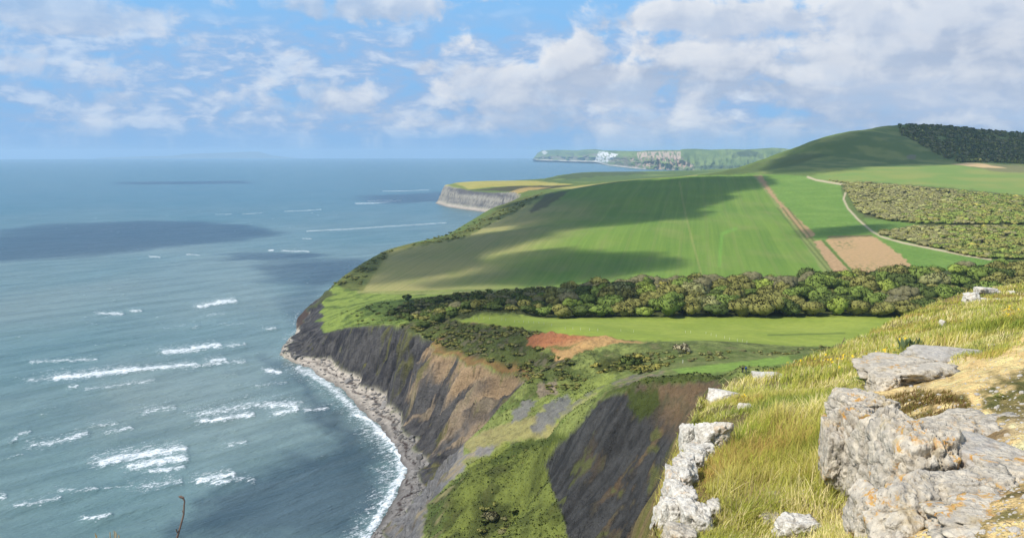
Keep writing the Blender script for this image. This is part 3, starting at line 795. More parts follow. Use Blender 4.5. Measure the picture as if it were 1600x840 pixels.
M_field = ground_mat('crop', .35, .3, .08, .3, .4)
M_crop = ground_mat('crop_rows', .35, .3, .10, .3, .4); crop_lines(M_crop)
M_cliff = ground_mat('shale', .45, 1.0, .32, .16, 2.4)
M_beach = ground_mat('shingle', 1.2, .6, .22, 1.0, .5)

# split the sheet by what it is; every piece keeps the normals of the whole
co = np.stack([gx, gy, ZT], -1).reshape(-1, 3)
faces = grid_faces(NY, NX)
def fm(m): return (m.reshape(-1)[faces].mean(1) > .5)
zf = co[:, 2][faces].max(1)
keep = zf > -1.5
hid = (np.abs(PPX.reshape(-1)[faces].mean(1) - 1085) > 720)
keep &= ~(hid & (PPX.reshape(-1)[faces].mean(1) < 1000))
cls = np.zeros(len(faces), int)
cls[fm(m_down + m_up > .5)] = 5
cls[fm(m_field > .5)] = 1
cls[fm(m_meadow > .5)] = 2
cls[fm(m_stub > .5)] = 6
cls[fm((cl > .5) | (m_shale > .6))] = 3
cls[fm(m_beach > .5)] = 4
cls[fm(m_track > .5)] = 7
ALB = A.reshape(-1, 3); NV = NRM.reshape(-1, 3)
for k, (nm, mt, lb) in enumerate([('terrain', M_ground, 'rough green undercliff, scrub and pasture between the cliffs and the fields'),
                              ('field', M_crop, 'large green crop field sloping up to the crest'),
                              ('meadow', M_field, 'flat bright green meadow in front of the wood'),
                              ('cliff', M_cliff, 'dark grey shale and orange clay sea cliffs'),
                              ('beach', M_beach, 'pale shingle beach with dark seaweed below the cliffs'),
                              ('hills', M_field, 'high green down with a rounded shoulder'),
                              ('stubble_field', M_field, 'tan stubble plot beside the track'),
                              ('track', M_field, 'pale chalk track winding past the scrub woods')]):
    f = faces[keep & (cls == k)]
    c2, f2, ex = submesh(co, f, {'albedo': ALB, 'n': NV})
    link(nm, mesh_np(nm, c2, f2, mt, {'albedo': ex['albedo']}, ex['n']), label=lb, cat=nm.replace('_', ' '), kind='structure')
# ------------------------------------------------------------------ the sea: one curved sheet out to the horizon
RE = 7.4e6
pys = np.concatenate([np.arange(900, 260, -1.3), np.arange(260, 246.5, -.5)])
ta = np.tan(PITCH + np.arctan((pys - CY) / F))
ok = ta * ta > 2 * H / RE
ta = ta[ok]
R = RE * (ta - np.sqrt(ta * ta - 2 * H / RE))
R = np.concatenate([[20, 120, 220, 280], R[R > 300], [46000, 50000, 56000]])
azf = np.arctan((np.arange(-420, 1120, 1.9) - CX) / F)
azs = np.concatenate([np.linspace(-math.pi, azf[0] - .03, 40), azf, np.linspace(azf[-1] + .02, math.pi, 50)])
AZ, RR = np.meshgrid(azs, R)
sx = (np.sin(AZ) * RR).astype(np.float32); sy = (np.cos(AZ) * RR).astype(np.float32)
sz = -(RR ** 2) / (2 * RE)
d0 = PZ(230, 790, 0); d1 = PZ(380, 745, 0)
cr = d1[:2] - d0[:2]; CREST = math.atan2(cr[1], cr[0])
ca, sa = math.cos(CREST), math.sin(CREST)
along = sx * ca + sy * sa; across = -sx * sa + sy * ca
inview = (AZ > azf[0]) & (AZ < azf[-1])
amp = np.where(inview, 1 - sstep(RR, 900, 2200), 0)
sz = sz + amp * (.65 * pn2(along / 45, across / 15, 5) + .35 * pn2(along / 20 + 3, across / 6.5, 6))
depth = sy * math.cos(PITCH) - (sz - H) * math.sin(PITCH)
vis = inview & (depth > 10)
spx = np.where(vis, CX + F * sx / np.maximum(depth, 1), -9999).astype(np.float32)
spy = np.where(vis, CY - F * (sy * math.sin(PITCH) + (sz - H) * math.cos(PITCH)) / np.maximum(depth, 1), -9999).astype(np.float32)
foam = np.zeros(sx.shape, np.float32)
hard = np.zeros(sx.shape, np.float32)
FO = [([(155, 490), (192, 491)], 2.2, .9), ([(310, 480), (340, 474), (368, 470)], 3.2, 1), ([(205, 487), (221, 486)], 2, .9), ([(258, 551), (300, 547), (322, 543), (341, 540)], 4.5, .95), ([(300, 545), (341, 539)], 3, 1),
      ([(345, 542), (383, 538)], 2.5, .75), ([(48, 566), (100, 564), (150, 562)], 3, .75), ([(45, 595), (90, 590)], 4, .7), ([(85, 592), (150, 585), (212, 578)], 5, 1.0), ([(215, 578), (260, 574), (306, 570)], 4, .95),
      ([(300, 573), (350, 567), (383, 565)], 3, .75), ([(330, 565), (350, 563)], 4, 1), ([(418, 580), (437, 582)], 3.5, 1), ([(135, 609), (190, 602), (242, 594)], 3, .65), ([(110, 606), (121, 604)], 2, 1), ([(400, 604), (448, 597)], 3, .6),
      ([(225, 646), (245, 640), (270, 637)], 5, .75), ([(310, 648), (360, 640), (400, 633), (465, 632)], 8, .72), ([(315, 659), (350, 655), (395, 648)], 4, 1.0), ([(425, 635), (455, 632), (464, 640), (430, 648)], 4, .95), ([(475, 642), (512, 639)], 3, .85),
      ([(145, 665), (182, 662)], 3.5, .7), ([(165, 676), (205, 669)], 3.5, .75), ([(18, 692), (30, 680), (46, 676)], 3, .8), ([(50, 698), (95, 690), (135, 678)], 5, .8),
      ([(158, 724), (190, 716), (240, 709), (286, 702)], 7, 1.0), ([(205, 730), (250, 722), (287, 716)], 7, 1.0), ([(235, 737), (262, 735), (287, 731)], 4, .9), ([(310, 752), (340, 746), (364, 742)], 5, 1), ([(330, 756), (362, 752)], 4, .9), ([(366, 748), (396, 750)], 5, .66),
      ([(215, 764), (250, 758), (280, 752)], 7, .68), ([(90, 767), (120, 767), (150, 764)], 4, .66), ([(165, 764), (200, 760)], 3, .6), ([(22, 791), (60, 786), (92, 778)], 4.5, .7), ([(132, 811), (155, 809), (173, 804)], 3, .85), ([(0, 779), (8, 776)], 4, 1), ([(360, 696), (382, 692)], 4, .75),
      ([(600, 299), (640, 298), (670, 296.5)], .8, .85), ([(555, 318), (590, 317), (625, 313)], 1.6, .8), ([(575, 314), (612, 312)], 1.2, .8), ([(443, 330), (480, 329), (501, 327)], .9, .85), ([(378, 334.5), (410, 332.5)], .9, .8), ([(338, 335), (362, 334)], 1, .7),
      ([(480, 361), (540, 358), (600, 354), (695, 348)], 1.1, .85), ([(440, 392), (484, 393)], 1.5, .85), ([(420, 391), (427, 391)], 1.5, 1), ([(232, 400), (250, 402)], 1.5, .8), ([(292, 397), (312, 399)], 1.5, .75), ([(472, 373), (486, 373)], 1.2, .8),
      ([(255, 514), (290, 508)], 2, .5), ([(340, 508), (380, 506)], 2, .5), ([(300, 513), (312, 510)], 2, .6), ([(415, 515), (430, 513)], 2.5, .8), ([(325, 492), (355, 490)], 2.5, .55), ([(350, 587), (372, 583)], 2, .55), ([(133, 503), (150, 507)], 2, .5),
      ([(468, 577), (500, 592), (525, 612), (560, 646), (590, 672)], 9, .85), ([(590, 674), (612, 692), (625, 712), (630, 738), (622, 755)], 11, 1.0), ([(556, 650), (575, 655), (598, 676), (618, 700)], 3, 1.1), ([(622, 750), (606, 785), (584, 822), (562, 850)], 10, .9), ([(628, 745), (612, 778), (590, 815)], 3, 1.1), ([(586, 735), (606, 738), (625, 735)], 4, .66),
      ([(436, 556), (470, 570)], 4, .5), ([(445, 530), (470, 512)], 4, .55), ([(460, 505), (466, 488)], 4, .55)]
wpx = spx + 3.0 * fbm2(spx / 14, spy / 7, 3, 141); wpy = spy + 1.6 * fbm2(spx / 12, spy / 6, 3, 142) * sstep(spy, 300, 480)
for pts, wd, st in FO:
    foam = np.maximum(foam, stroke(wpx, wpy, pts, wd * 1.0, wd * 1.0) * st)
    trail = [(p[0] - wd * 1.5, p[1] - wd * .5) for p in pts]
    foam = np.maximum(foam, stroke(wpx, wpy, trail, wd * 2.2, wd * 2.2) * st * .60 * (spy > 440))
# scattered small whitecaps on the open water
caps = sstep(fbm2(along / 26, across / 9, 3, 145), .62, 1.0) * sstep(RR, 350, 500) * (1 - sstep(RR, 2600, 3600))
foam = np.maximum(foam, caps * .62 * vis)
# water colour: clear, chalky and ledge-dark patches
mud = .5 + .5 * fbm2(sx / 260, sy / 420, 3, 147)
mud = np.clip(mud * .7 + .45 * poly_mask(spx + 25 * fbm2(spx / 60, spy / 30, 3, 148), spy, [(180, 560), (430, 560), (540, 620), (560, 680), (470, 720), (330, 720), (150, 690)], 70) + .35 * poly_mask(spx, spy, [(0, 410), (450, 395), (420, 480), (0, 480)], 60), 0, 1)
ledge = np.clip(poly_mask(spx + 22 * fbm2(spx / 50, spy / 25, 3, 149), spy + 8 * fbm2(spx / 50, spy / 25, 3, 150), [(420, 560), (500, 620), (600, 700), (600, 780), (540, 845), (260, 845), (330, 770), (520, 690)], 26), 0, 1)
ledge = np.maximum(ledge, .6 * poly_mask(spx, spy + 3 * fbm2(spx / 30, spy / 8, 2, 151), [(430, 470), (480, 440), (520, 425), (470, 520)], 14))
wcol = nvar(np.broadcast_to(C('507d80', 1.12), sx.shape + (3,)), C('8c9a90', 1.08), mud * .8)
wcol = nvar(wcol, C('2c4658', .75), ledge * .75)
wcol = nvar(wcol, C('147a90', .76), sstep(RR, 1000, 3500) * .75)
sz = sz + amp * .9 * foam
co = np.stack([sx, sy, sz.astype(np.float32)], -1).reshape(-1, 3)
M_sea, nt, b, out = material('sea_water')
col, _ = nt.attr('water'); _, fo = nt.attr('foam')
p = nt.pos()
pr = nt.mapping(p, rot=(0, 0, -CREST))
ps = nt.mapping(pr, scale=(.28, 1, 1))
n1 = nt.noise(ps, .16, 5, .62, .3)
n2 = nt.noise(ps, .9, 4, .6)
cd = nt.new('ShaderNodeCameraData').outputs['View Distance']
px_ = nt.xyz(p)
rad = nt.math('SQRT', nt.math('ADD', nt.math('MULTIPLY', px_[0], px_[0]), nt.math('MULTIPLY', px_[1], px_[1])))
near = nt.ramp(rad, 500, 5000, 1.0, .42)
h = nt.math('ADD', nt.math('MULTIPLY', n1, 1.0), nt.math('MULTIPLY', n2, .16))
bp = nt.new('ShaderNodeBump')
bp.inputs['Distance'].default_value = 3.0
nt.l.new(h, bp.inputs['Height']); nt.l.new(nt.math('MULTIPLY', near, .95), bp.inputs['Strength'])
fn = nt.noise(nt.mapping(pr, scale=(.55, 1, 1)), .55, 6, .68, .4)
fine = nt.noise(pr, 1.6, 3, .6)
fsum = nt.math('ADD', nt.math('MULTIPLY', fo, .72), nt.math('MULTIPLY', nt.math('SUBTRACT', nt.math('ADD', nt.math('MULTIPLY', fn, .65), nt.math('MULTIPLY', fine, .35)), .5), 2.6))
fmask = nt.math('MULTIPLY', nt.ramp(fsum, .38, .80), nt.ramp(fo, .04, .22))
swell = nt.noise(nt.mapping(pr, scale=(.2, 1, 1)), .045, 3, .5)
wc = nt.mix(nt.ramp(swell, .35, .65), nt.mix(.16, col, (.0, .01, .02)), nt.mix(.05, col, (.5, .6, .6)))
nt.l.new(nt.mix(nt.math('MULTIPLY', fmask, .92), wc, (.82, .85, .87)), b.inputs['Base Color'])
nt.l.new(nt.math('ADD', .26, nt.math('MULTIPLY', fmask, .6)), b.inputs['Roughness'])
b.inputs['IOR'].default_value = 1.33
b.inputs['Specular IOR Level'].default_value = .30
nt.l.new(bp.outputs[0], b.inputs['Normal'])
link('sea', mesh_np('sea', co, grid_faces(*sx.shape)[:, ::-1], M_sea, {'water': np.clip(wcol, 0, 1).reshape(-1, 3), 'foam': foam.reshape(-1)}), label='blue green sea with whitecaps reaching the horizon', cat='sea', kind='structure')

# ------------------------------------------------------------------ far coast and the island on the horizon
fpx = np.arange(833, 1330, 1.0)
tops = np.interp(fpx, [833, 840, 847, 870, 902, 915, 930, 944, 985, 1000, 1012, 1035, 1062, 1067, 1085, 1111, 1135, 1164, 1185, 1205, 1222, 1240, 1262, 1300, 1330], [248, 239, 235, 234, 235, 233.5, 233, 235, 236, 236, 235, 234.5, 234.5, 233, 232.5, 234, 233, 233.5, 232.5, 231, 231.5, 234, 238, 243, 246])
bots = np.interp(fpx, [833, 840, 883, 930, 952, 985, 1007, 1060, 1330], [248.6, 250.2, 252, 253, 259, 263, 265.5, 269, 272])
dist = np.interp(fpx, [833, 883, 930, 952, 985, 1007, 1100, 1330], [17000, 15500, 14200, 11500, 9700, 9000, 8300, 7600])
NR = 40
fr = np.linspace(0, 1, NR)
cliffk = np.interp(fpx, [833, 860, 900, 930, 955, 1000, 1062, 1090, 1330], [.5, .45, .5, .7, .7, .7, .75, .2, .1])
VP = []; VA = []
fx2, fr2 = np.meshgrid(fpx, fr)
cragn = fbm2(fx2 / 9, fr2 * 3, 4, 161); cragf = fbm2(fx2 / 3, fr2 * 5, 3, 162); bigf = fbm2(fx2 / 30, fr2 * 2.5, 3, 163)
pyg = bots[None] + (tops - bots)[None] * fr2
dep = dist[None] * (1 + .02 * np.clip((fr2 - cliffk[None] * .8) / (1 - cliffk[None] * .8), 0, 1) ** 1.5 * 6 + .012 * cragn * np.sin(fr2 * math.pi) + .01 * fr2)
fcoo = np.array([P(a, bb, d) for a, bb, d in zip(fx2.ravel(), pyg.ravel(), dep.ravel())])
fa = nvar(np.broadcast_to(C('5d7a3e'), fx2.shape + (3,)), C('7f9a50'), .5 + bigf)
fa = nvar(fa, C('43583a'), sstep(bigf + .4 * cragn, .25, .6) * .6)
ck = (1 - sstep(fr2, cliffk[None] - .12, cliffk[None] + .05)) * (fx2 < 1085)
fa = nvar(fa, C('8a7c70'), ck * sstep(cragn + cragf * .6, -.45, .15) * .75)
fa = nvar(fa, C('c9a88f'), ck * sstep(cragf + cragn, .0, .5) * (fx2 > 985) * .9)
hi = sstep(fr2, .55, .7) * (1 - sstep(fr2, .9, .97)) * (fx2 > 995) * (fx2 < 1064)
fa = nvar(fa, C('d2b49a'), hi * sstep(cragf + .4, .0, .5) * .9)
chalk = poly_mask(fx2, pyg, [(931, 246), (936, 237), (944, 237), (966, 241), (955, 250), (948, 254), (926, 253)], 1.0) * sstep(cragf, -.5, 0)
fa = nvar(fa, C('efece4'), chalk)
fa = nvar(fa, C('e8e2d4'), poly_mask(fx2, pyg, [(846, 237), (851, 235), (856, 239), (850, 242)], .8) * .8)
fa = nvar(fa, C('d9cdbb'), (1 - sstep(fr2, .05, .14)) * (fx2 < 1010) * .8)
fa = nvar(fa, C('41553a'), np.maximum(poly_mask(fx2, pyg, [(1150, 238), (1170, 234), (1185, 238), (1180, 245), (1156, 245)], 1.5), poly_mask(fx2, pyg, [(1075, 262), (1100, 258), (1190, 259), (1190, 262), (1110, 264)], 1.5)) * .8)
# the back of the ridge, so that it is a solid hill
back = np.array([P(a, tp_ + 6, d * 1.25) for a, tp_, d in zip(fpx, tops, dist)])
back2 = back.copy(); back2[:, 1] *= 1.3; back2[:, 0] *= 1.3; back2[:, 2] = -60
fcoo = np.concatenate([fcoo, back, back2])
fa = np.concatenate([fa.reshape(-1, 3), np.tile(C('5d7a3e'), (2 * len(fpx), 1))])
M_far = ground_mat('far_coast', .01, .3, .12, .006, 20)
link('hills', mesh_np('hills', fcoo, grid_faces(NR + 2, len(fpx)), M_far, {'albedo': fa.astype(np.float32)}), label='hazy far coast with white chalk and pink cliffs', cat='hills', kind='structure')

ipx = np.arange(150, 470, 2.0)
itop = np.interp(ipx, [150, 200, 215, 270, 290, 330, 360, 385, 404, 412, 425, 450, 470], [247, 245.5, 244.6, 243.6, 240.6, 239.2, 238.3, 237.2, 236.8, 239, 243, 246, 247.5])
rowsI = [(43000, None, -175), (43300, .8, None), (43600, 1, None), (45000, 1, None), (45600, 0, -200)]
ic = []
for d, k, z in rowsI:
    for a, tpy in zip(ipx, itop):
        q = P(a, tpy, 43600.0)
        zt = q[2] if z is None else z
        if k == .8: zt = q[2] - 25
        ic.append((q[0] * d / 43600.0, d, zt))
link('island', mesh_np('island', np.array(ic), grid_faces(len(rowsI), len(ipx)), M_far, {'albedo': np.tile(C('6f7a60'), (len(ic), 1)).astype(np.float32)}), label='faint long flat island on the horizon', cat='island', kind='structure')

# ------------------------------------------------------------------ drifting fair-weather clouds overhead (they throw the shadows on fields and sea)
ZC = 1150.0
def up_to_cloud(q):
    k = (ZC - q[2]) / SUNV[2]
    return (q[0] + SUNV[0] * k, q[1] + SUNV[1] * k)
SH = [([(850, 303), (1000, 284), (1172, 277), (1180, 290), (1130, 300), (1090, 318), (1060, 338), (960, 356), (850, 359), (800, 352), (775, 336)], 1.0, 36),
      ([(770, 408), (900, 397), (1010, 408), (1036, 420), (1000, 432), (880, 442), (800, 442), (720, 440), (690, 436)], 1.0, 30),
      ([(572, 437), (612, 396), (720, 372), (845, 352), (875, 362), (790, 383), (720, 404), (655, 424), (600, 440)], .95, 35),
      ([(1180, 265), (1250, 240), (1340, 206), (1500, 197), (1640, 205), (1640, 258), (1500, 256), (1380, 258), (1300, 262), (1215, 268)], 1.0, 60),
      ([(1262, 352), (1325, 349), (1352, 360), (1335, 366), (1275, 364)], .9, 14),
      ([(600, 474), (700, 463), (850, 456), (890, 472), (870, 488), (700, 492), (620, 496)], .9, 22),
      ([(645, 512), (780, 514), (850, 530), (810, 566), (700, 545), (655, 528)], .4, 18)]
SHS = [([(-60, 375), (90, 352), (250, 346), (370, 352), (395, 362), (300, 380), (150, 395), (-60, 412)], .9, 95), ([(330, 401), (470, 399), (480, 407), (340, 408)], .8, 25),
       ([(425, 415), (560, 400), (545, 428), (510, 448), (460, 440)], .8, 30), ([(190, 284), (370, 282), (385, 286), (200, 288)], .8, 90), ([(560, 306), (690, 300), (690, 314), (600, 318)], .6, 50)]
polys = [([up_to_cloud(ground_at(a, bb)) for a, bb in pl], s, sf) for pl, s, sf in SH] + [([up_to_cloud(PZ(a, bb, 0)) for a, bb in pl], s, sf) for pl, s, sf in SHS]
xs = [q[0] for pl, _, _ in polys for q in pl]; ys = [q[1] for pl, _, _ in polys for q in pl]
CGX, CGY = np.meshgrid(np.arange(min(xs) - 200, max(xs) + 200, 16.0), np.arange(min(ys) - 200, max(ys) + 200, 16.0))
CGX = CGX.astype(np.float32); CGY = CGY.astype(np.float32)
wxc = CGX + 55 * fbm2(CGX / 190, CGY / 190, 4, 171); wyc = CGY + 55 * fbm2(CGX / 190, CGY / 190, 4, 172)
th = np.zeros(CGX.shape, np.float32)
for pl, s, sf in polys:
    th = np.maximum(th, s * poly_mask(wxc, wyc, pl, sf))
th = np.clip(th * (1.0 + .40 * fbm2(CGX / 60, CGY / 60, 3, 173)) - .05, 0, 1) * 130
ny, nx = CGX.shape
topz = ZC + th * .7; botz = ZC - th * .3 - np.where(th > 0, .01, 0)
idx = np.arange(ny * nx).reshape(ny, nx)
fq = grid_faces(ny, nx)
kp = th.reshape(-1)[fq].max(1) > 0
ft = fq[kp]
inner = th.reshape(-1) > 0
cot = np.stack([CGX, CGY, topz], -1).reshape(-1, 3); cob = np.stack([CGX, CGY, botz], -1).reshape(-1, 3)
bmap = np.where(inner, np.arange(ny * nx) + ny * nx, np.arange(ny * nx))
fall = np.concatenate([ft, bmap[ft][:, ::-1]])
c2, f2, _ = submesh(np.concatenate([cot, cob]), fall, {})
M_cloud = bpy.data.materials.new('cloud'); M_cloud.use_nodes = True; M_cloud.node_tree.nodes.clear()
nt = NT(M_cloud.node_tree); out = nt.new('ShaderNodeOutputMaterial'); v = nt.new('ShaderNodeVolumeScatter')
v.inputs['Color'].default_value = (1, 1, 1, 1); v.inputs['Density'].default_value = .022; v.inputs['Anisotropy'].default_value = .3
nt.l.new(v.outputs[0], out.inputs['Volume'])
link('clouds', mesh_np('clouds', c2, f2, M_cloud), label='drifting fair weather clouds high above the fields', cat='clouds', kind='stuff')

# ------------------------------------------------------------------ the air
def box(name, lo, hi, mat):
    v = [(x, y, z) for x in (lo[0], hi[0]) for y in (lo[1], hi[1]) for z in (lo[2], hi[2])]
    f = [(0, 1, 3, 2), (4, 6, 7, 5), (0, 4, 5, 1), (2, 3, 7, 6), (0, 2, 6, 4), (1, 5, 7, 3)]
    me = bpy.data.meshes.new(name); me.from_pydata(v, [], f); me.update(); me.materials.append(mat)
    return me
M_haze = bpy.data.materials.new('haze'); M_haze.use_nodes = True; M_haze.node_tree.nodes.clear()
nt = NT(M_haze.node_tree); out = nt.new('ShaderNodeOutputMaterial'); v = nt.new('ShaderNodeVolumePrincipled')
v.inputs['Color'].default_value = (.56, .78, 1.0, 1); v.inputs['Density'].default_value = 4.6e-5; v.inputs['Anisotropy'].default_value = 0.1
nt.l.new(v.outputs[0], out.inputs['Volume'])
HZ = 245
link('haze', box('haze', (-60000, -60000, -420), (60000, 60000, HZ), M_haze), label='thin blue sea haze filling the air', cat='haze', kind='stuff')
# ------------------------------------------------------------------ the near hillside: turf edge, sandy path, limestone
EDGE = [P(*q) for q in [(1036, 840, 6.4), (1036, 805, 6.9), (1048, 762, 7.6), (1062, 715, 8.6), (1073, 685, 9.6), (1088, 655, 10.8), (1086, 636, 11.8), (1108, 614, 14), (1150, 603, 16.5), (1190, 586, 19),
                        (1250, 566, 22), (1300, 547, 26), (1340, 529, 29), (1385, 504, 33), (1430, 483, 38), (1500, 458, 45), (1560, 447, 50), (1620, 438, 55), (1800, 425, 62)]]
EPOLY = [(-9, -2), (-7, 2.5), (-4, 4.2), (-1.5, 5.0), (0.2, 5.5)] + [(p[0], p[1]) for p in EDGE] + [(70, 64), (90, -2)]
G = list(EDGE) + [np.array(q, float) for q in [(1.0, 2.0, 148.0), (-2, 2, 147.5), (4, 2, 148.4), (2.2, 3.2, 148.3), (8, 4, 148.7), (12, 10, 148.5), (20, 20, 147.4), (35, 35, 145.6), (60, 50, 145), (.9, 5.0, 147.6), (-1.5, 5, 147.3), (-4, 4.2, 147.2), (-7, 2.5, 147.2), (0, 0, 148.1), (-5, 0, 147.5), (8, 0, 148.8)]]
for q in [(1250, 620, 12), (1330, 600, 12.6), (1250, 700, 9), (1180, 700, 9.2), (1200, 800, 7), (1150, 750, 7.9), (1130, 820, 6.7), (1330, 840, 6.0), (1300, 720, 8.3), (1450, 600, 11), (1550, 590, 9.5), (1600, 540, 12), (1550, 500, 18),
          (1500, 530, 15.5), (1590, 480, 24), (1430, 540, 19), (1380, 570, 16), (1600, 640, 7.5), (1500, 700, 6.6), (1600, 760, 5.2), (1500, 820, 4.8), (1420, 680, 7.4), (1400, 640, 8.6), (1350, 760, 7.0), (1290, 560, 19), (1200, 610, 14.5)]:
    G.append(P(*q))
GT = TPS(G, smooth=1e-3, scale=5.0)
hcols = np.concatenate([np.linspace(-2600, 840, 46), np.arange(850, 1860, 2.4)])
hrows = np.concatenate([np.linspace(.6, 2.2, 6)[:-1], np.geomspace(2.2, 90, 520)])
HX = ((hcols - CX) / F / math.cos(PITCH))[None] * hrows[:, None]
HY = np.repeat(hrows[:, None], len(hcols), 1)
cidx = np.unique(np.append(np.arange(0, len(hrows), 6), len(hrows) - 1)); cjdx = np.unique(np.append(np.arange(0, len(hcols), 6), len(hcols) - 1))
tmp = GT(HX[cidx][:, cjdx], HY[cidx][:, cjdx])
tmp = np.stack([np.interp(np.arange(len(hcols)), cjdx, r) for r in tmp])
HZ0 = np.stack([np.interp(np.arange(len(hrows)), cidx, tmp[:, j]) for j in range(len(hcols))], 1)
hx = HX.astype(np.float32); hy = HY.astype(np.float32)
ewx = hx + .10 * fbm2(hx / .7, hy / .7, 3, 201) * np.clip(hy / 10, .5, 3); ewy = hy + .10 * fbm2(hx / .7, hy / .7, 3, 202)
dE = poly_dist(ewx, ewy, EPOLY); inE = in_poly(ewx, ewy, EPOLY)
out_d = np.where(inE, 0, dE)
HZt = HZ0 - np.where(inE, 0.35 * (1 - sstep(dE, 0, .5)) ** 2 * .3, np.minimum(out_d * 2.4, 1.0 + out_d * 1.15))
HZt = HZt + .05 * fbm2(hx / .9, hy / .9, 4, 203) + .018 * fbm2(hx / .16, hy / .16, 3, 204) + .10 * fbm2(hx / 3.5, hy / 3.5, 2, 205) * sstep(hy, 8, 16)
HZt = HZt.astype(np.float32)
# never let the ground rise over the camera's foot
HPX, HPY = project(hx, hy, HZt)
def near_height(x, y):
    r = np.clip(np.interp(y, hrows, np.arange(len(hrows))), 0, len(hrows) - 1.001)
    c = np.clip(np.interp(np.asarray(x) / y * math.cos(PITCH) * F + CX, hcols, np.arange(len(hcols))), 0, len(hcols) - 1.001)
    i = r.astype(int); j = c.astype(int); fi = r - i; fj = c - j
    return HZt[i, j] * (1 - fi) * (1 - fj) + HZt[i, j + 1] * (1 - fi) * fj + HZt[i + 1, j] * fi * (1 - fj) + HZt[i + 1, j + 1] * fi * fj
def near_at(px, py, d0=2.5, d1=85.0):
    x, y, z = ray(px, py)
    d = np.geomspace(d0, d1, 1600); k = d / y
    hit = np.nonzero(H + z * k <= near_height(x * k, d))[0]
    if not len(hit): return None
    q = d[hit[0]]
    return np.array([x / y * q, q, H + z / y * q])
def near_patch(pts, soft, warp=0., seed=210, wl=30.):
    a = HPX / wl; bq = HPY / wl
    return poly_mask((HPX + warp * fbm2(a, bq, 3, seed)).astype(np.float32), (HPY + warp * .7 * fbm2(a, bq, 3, seed + 1)).astype(np.float32), pts, soft)
nb = fbm2(hx / 1.3, hy / 1.3, 4, 206); ns = fbm2(hx / .25, hy / .25, 3, 207)
HA = nvar(np.broadcast_to(C('7d6f3e'), hx.shape + (3,)), C('a58a58'), .5 + .7 * nb + .3 * ns)
HA = nvar(HA, C('6d7434'), sstep(nb - ns * .4, .1, .6) * .7)
SAND = [(1355, 640), (1375, 600), (1420, 560), (1500, 552), (1560, 545), (1600, 520), (1660, 505), (1900, 500), (1900, 900), (1420, 900), (1340, 760), (1330, 690)]
m_sand = near_patch(SAND, 9, 14)
sandc = nvar(np.broadcast_to(C('f2cd80', 1.35), hx.shape + (3,)), C('dfba70', 1.3), .5 + .8 * ns)
sandc = nvar(sandc, C('f4dcA4', 1.35), sstep(nb, .1, .6) * .7)
for pts, cc, kk, sd in [([(1345, 625), (1480, 612), (1530, 640), (1500, 665), (1440, 690), (1375, 690)], '7d6040', .95, 220), ([(1540, 590), (1620, 575), (1640, 640), (1570, 665), (1530, 640)], '7a7238', .9, 222), ([(1505, 660), (1560, 655), (1570, 690), (1520, 690)], '8d6a3f', .8, 224),
                    ([(1470, 745), (1560, 740), (1640, 790), (1560, 800), (1500, 780)], '8d7442', .9, 226), ([(1540, 800), (1640, 800), (1640, 850), (1520, 850)], '977a4a', .7, 228), ([(1380, 590), (1460, 570), (1480, 585), (1420, 610)], '8d7f52', .6, 230)]:
    mk = near_patch(pts, 10, 18, sd) * sstep(nb * .6 + ns, -.9, -.1)
    sandc = nvar(sandc, C(cc), mk * kk)
    sandc = nvar(sandc, C('5f6a30'), mk * sstep(ns - nb, .15, .5) * .7)
sandc = nvar(sandc, C('9b7f4e'), sstep(ns + nb, .6, 1.0) * .5)
HA = HA * (1 - m_sand[..., None]) + sandc * m_sand[..., None]
for pts, sd in [([(1060, 830), (1090, 760), (1130, 690), (1150, 700), (1120, 800)], 232), ([(1330, 850), (1290, 800), (1340, 780), (1400, 800), (1440, 860)], 234), ([(1280, 575), (1340, 565), (1400, 575), (1340, 590)], 236), ([(1240, 600), (1330, 590), (1350, 615), (1260, 622)], 238)]:
    HA = nvar(HA, C('9a7850'), near_patch(pts, 10, 14, sd) * .75)
outc = nvar(np.broadcast_to(C('8a7a52'), hx.shape + (3,)), C('5f6a34'), sstep(nb, -.2, .4))
HA = nvar(HA, outc, sstep(out_d, .2, 1.0))
def nrm_grid(x, y, z):
    xj, zj = np.gradient(x, axis=1), np.gradient(z, axis=1); xi, yi, zi = np.gradient(x, axis=0), np.gradient(y, axis=0), np.gradient(z, axis=0)
    n = np.stack([-zj * yi, -(xj * zi - zj * xi), xj * yi], -1)
    return n / np.linalg.norm(n, axis=-1, keepdims=True)
M_soil = ground_mat('turf_soil', 9.0, 1.0, .32, 3.0, .09)
link('ground', mesh_np('ground', np.stack([hx, hy, HZt], -1).reshape(-1, 3), grid_faces(*hx.shape), M_soil, {'albedo': np.clip(HA, .01, .8).reshape(-1, 3).astype(np.float32)}), label='near hillside of dry turf and sandy path', cat='ground', kind='structure')

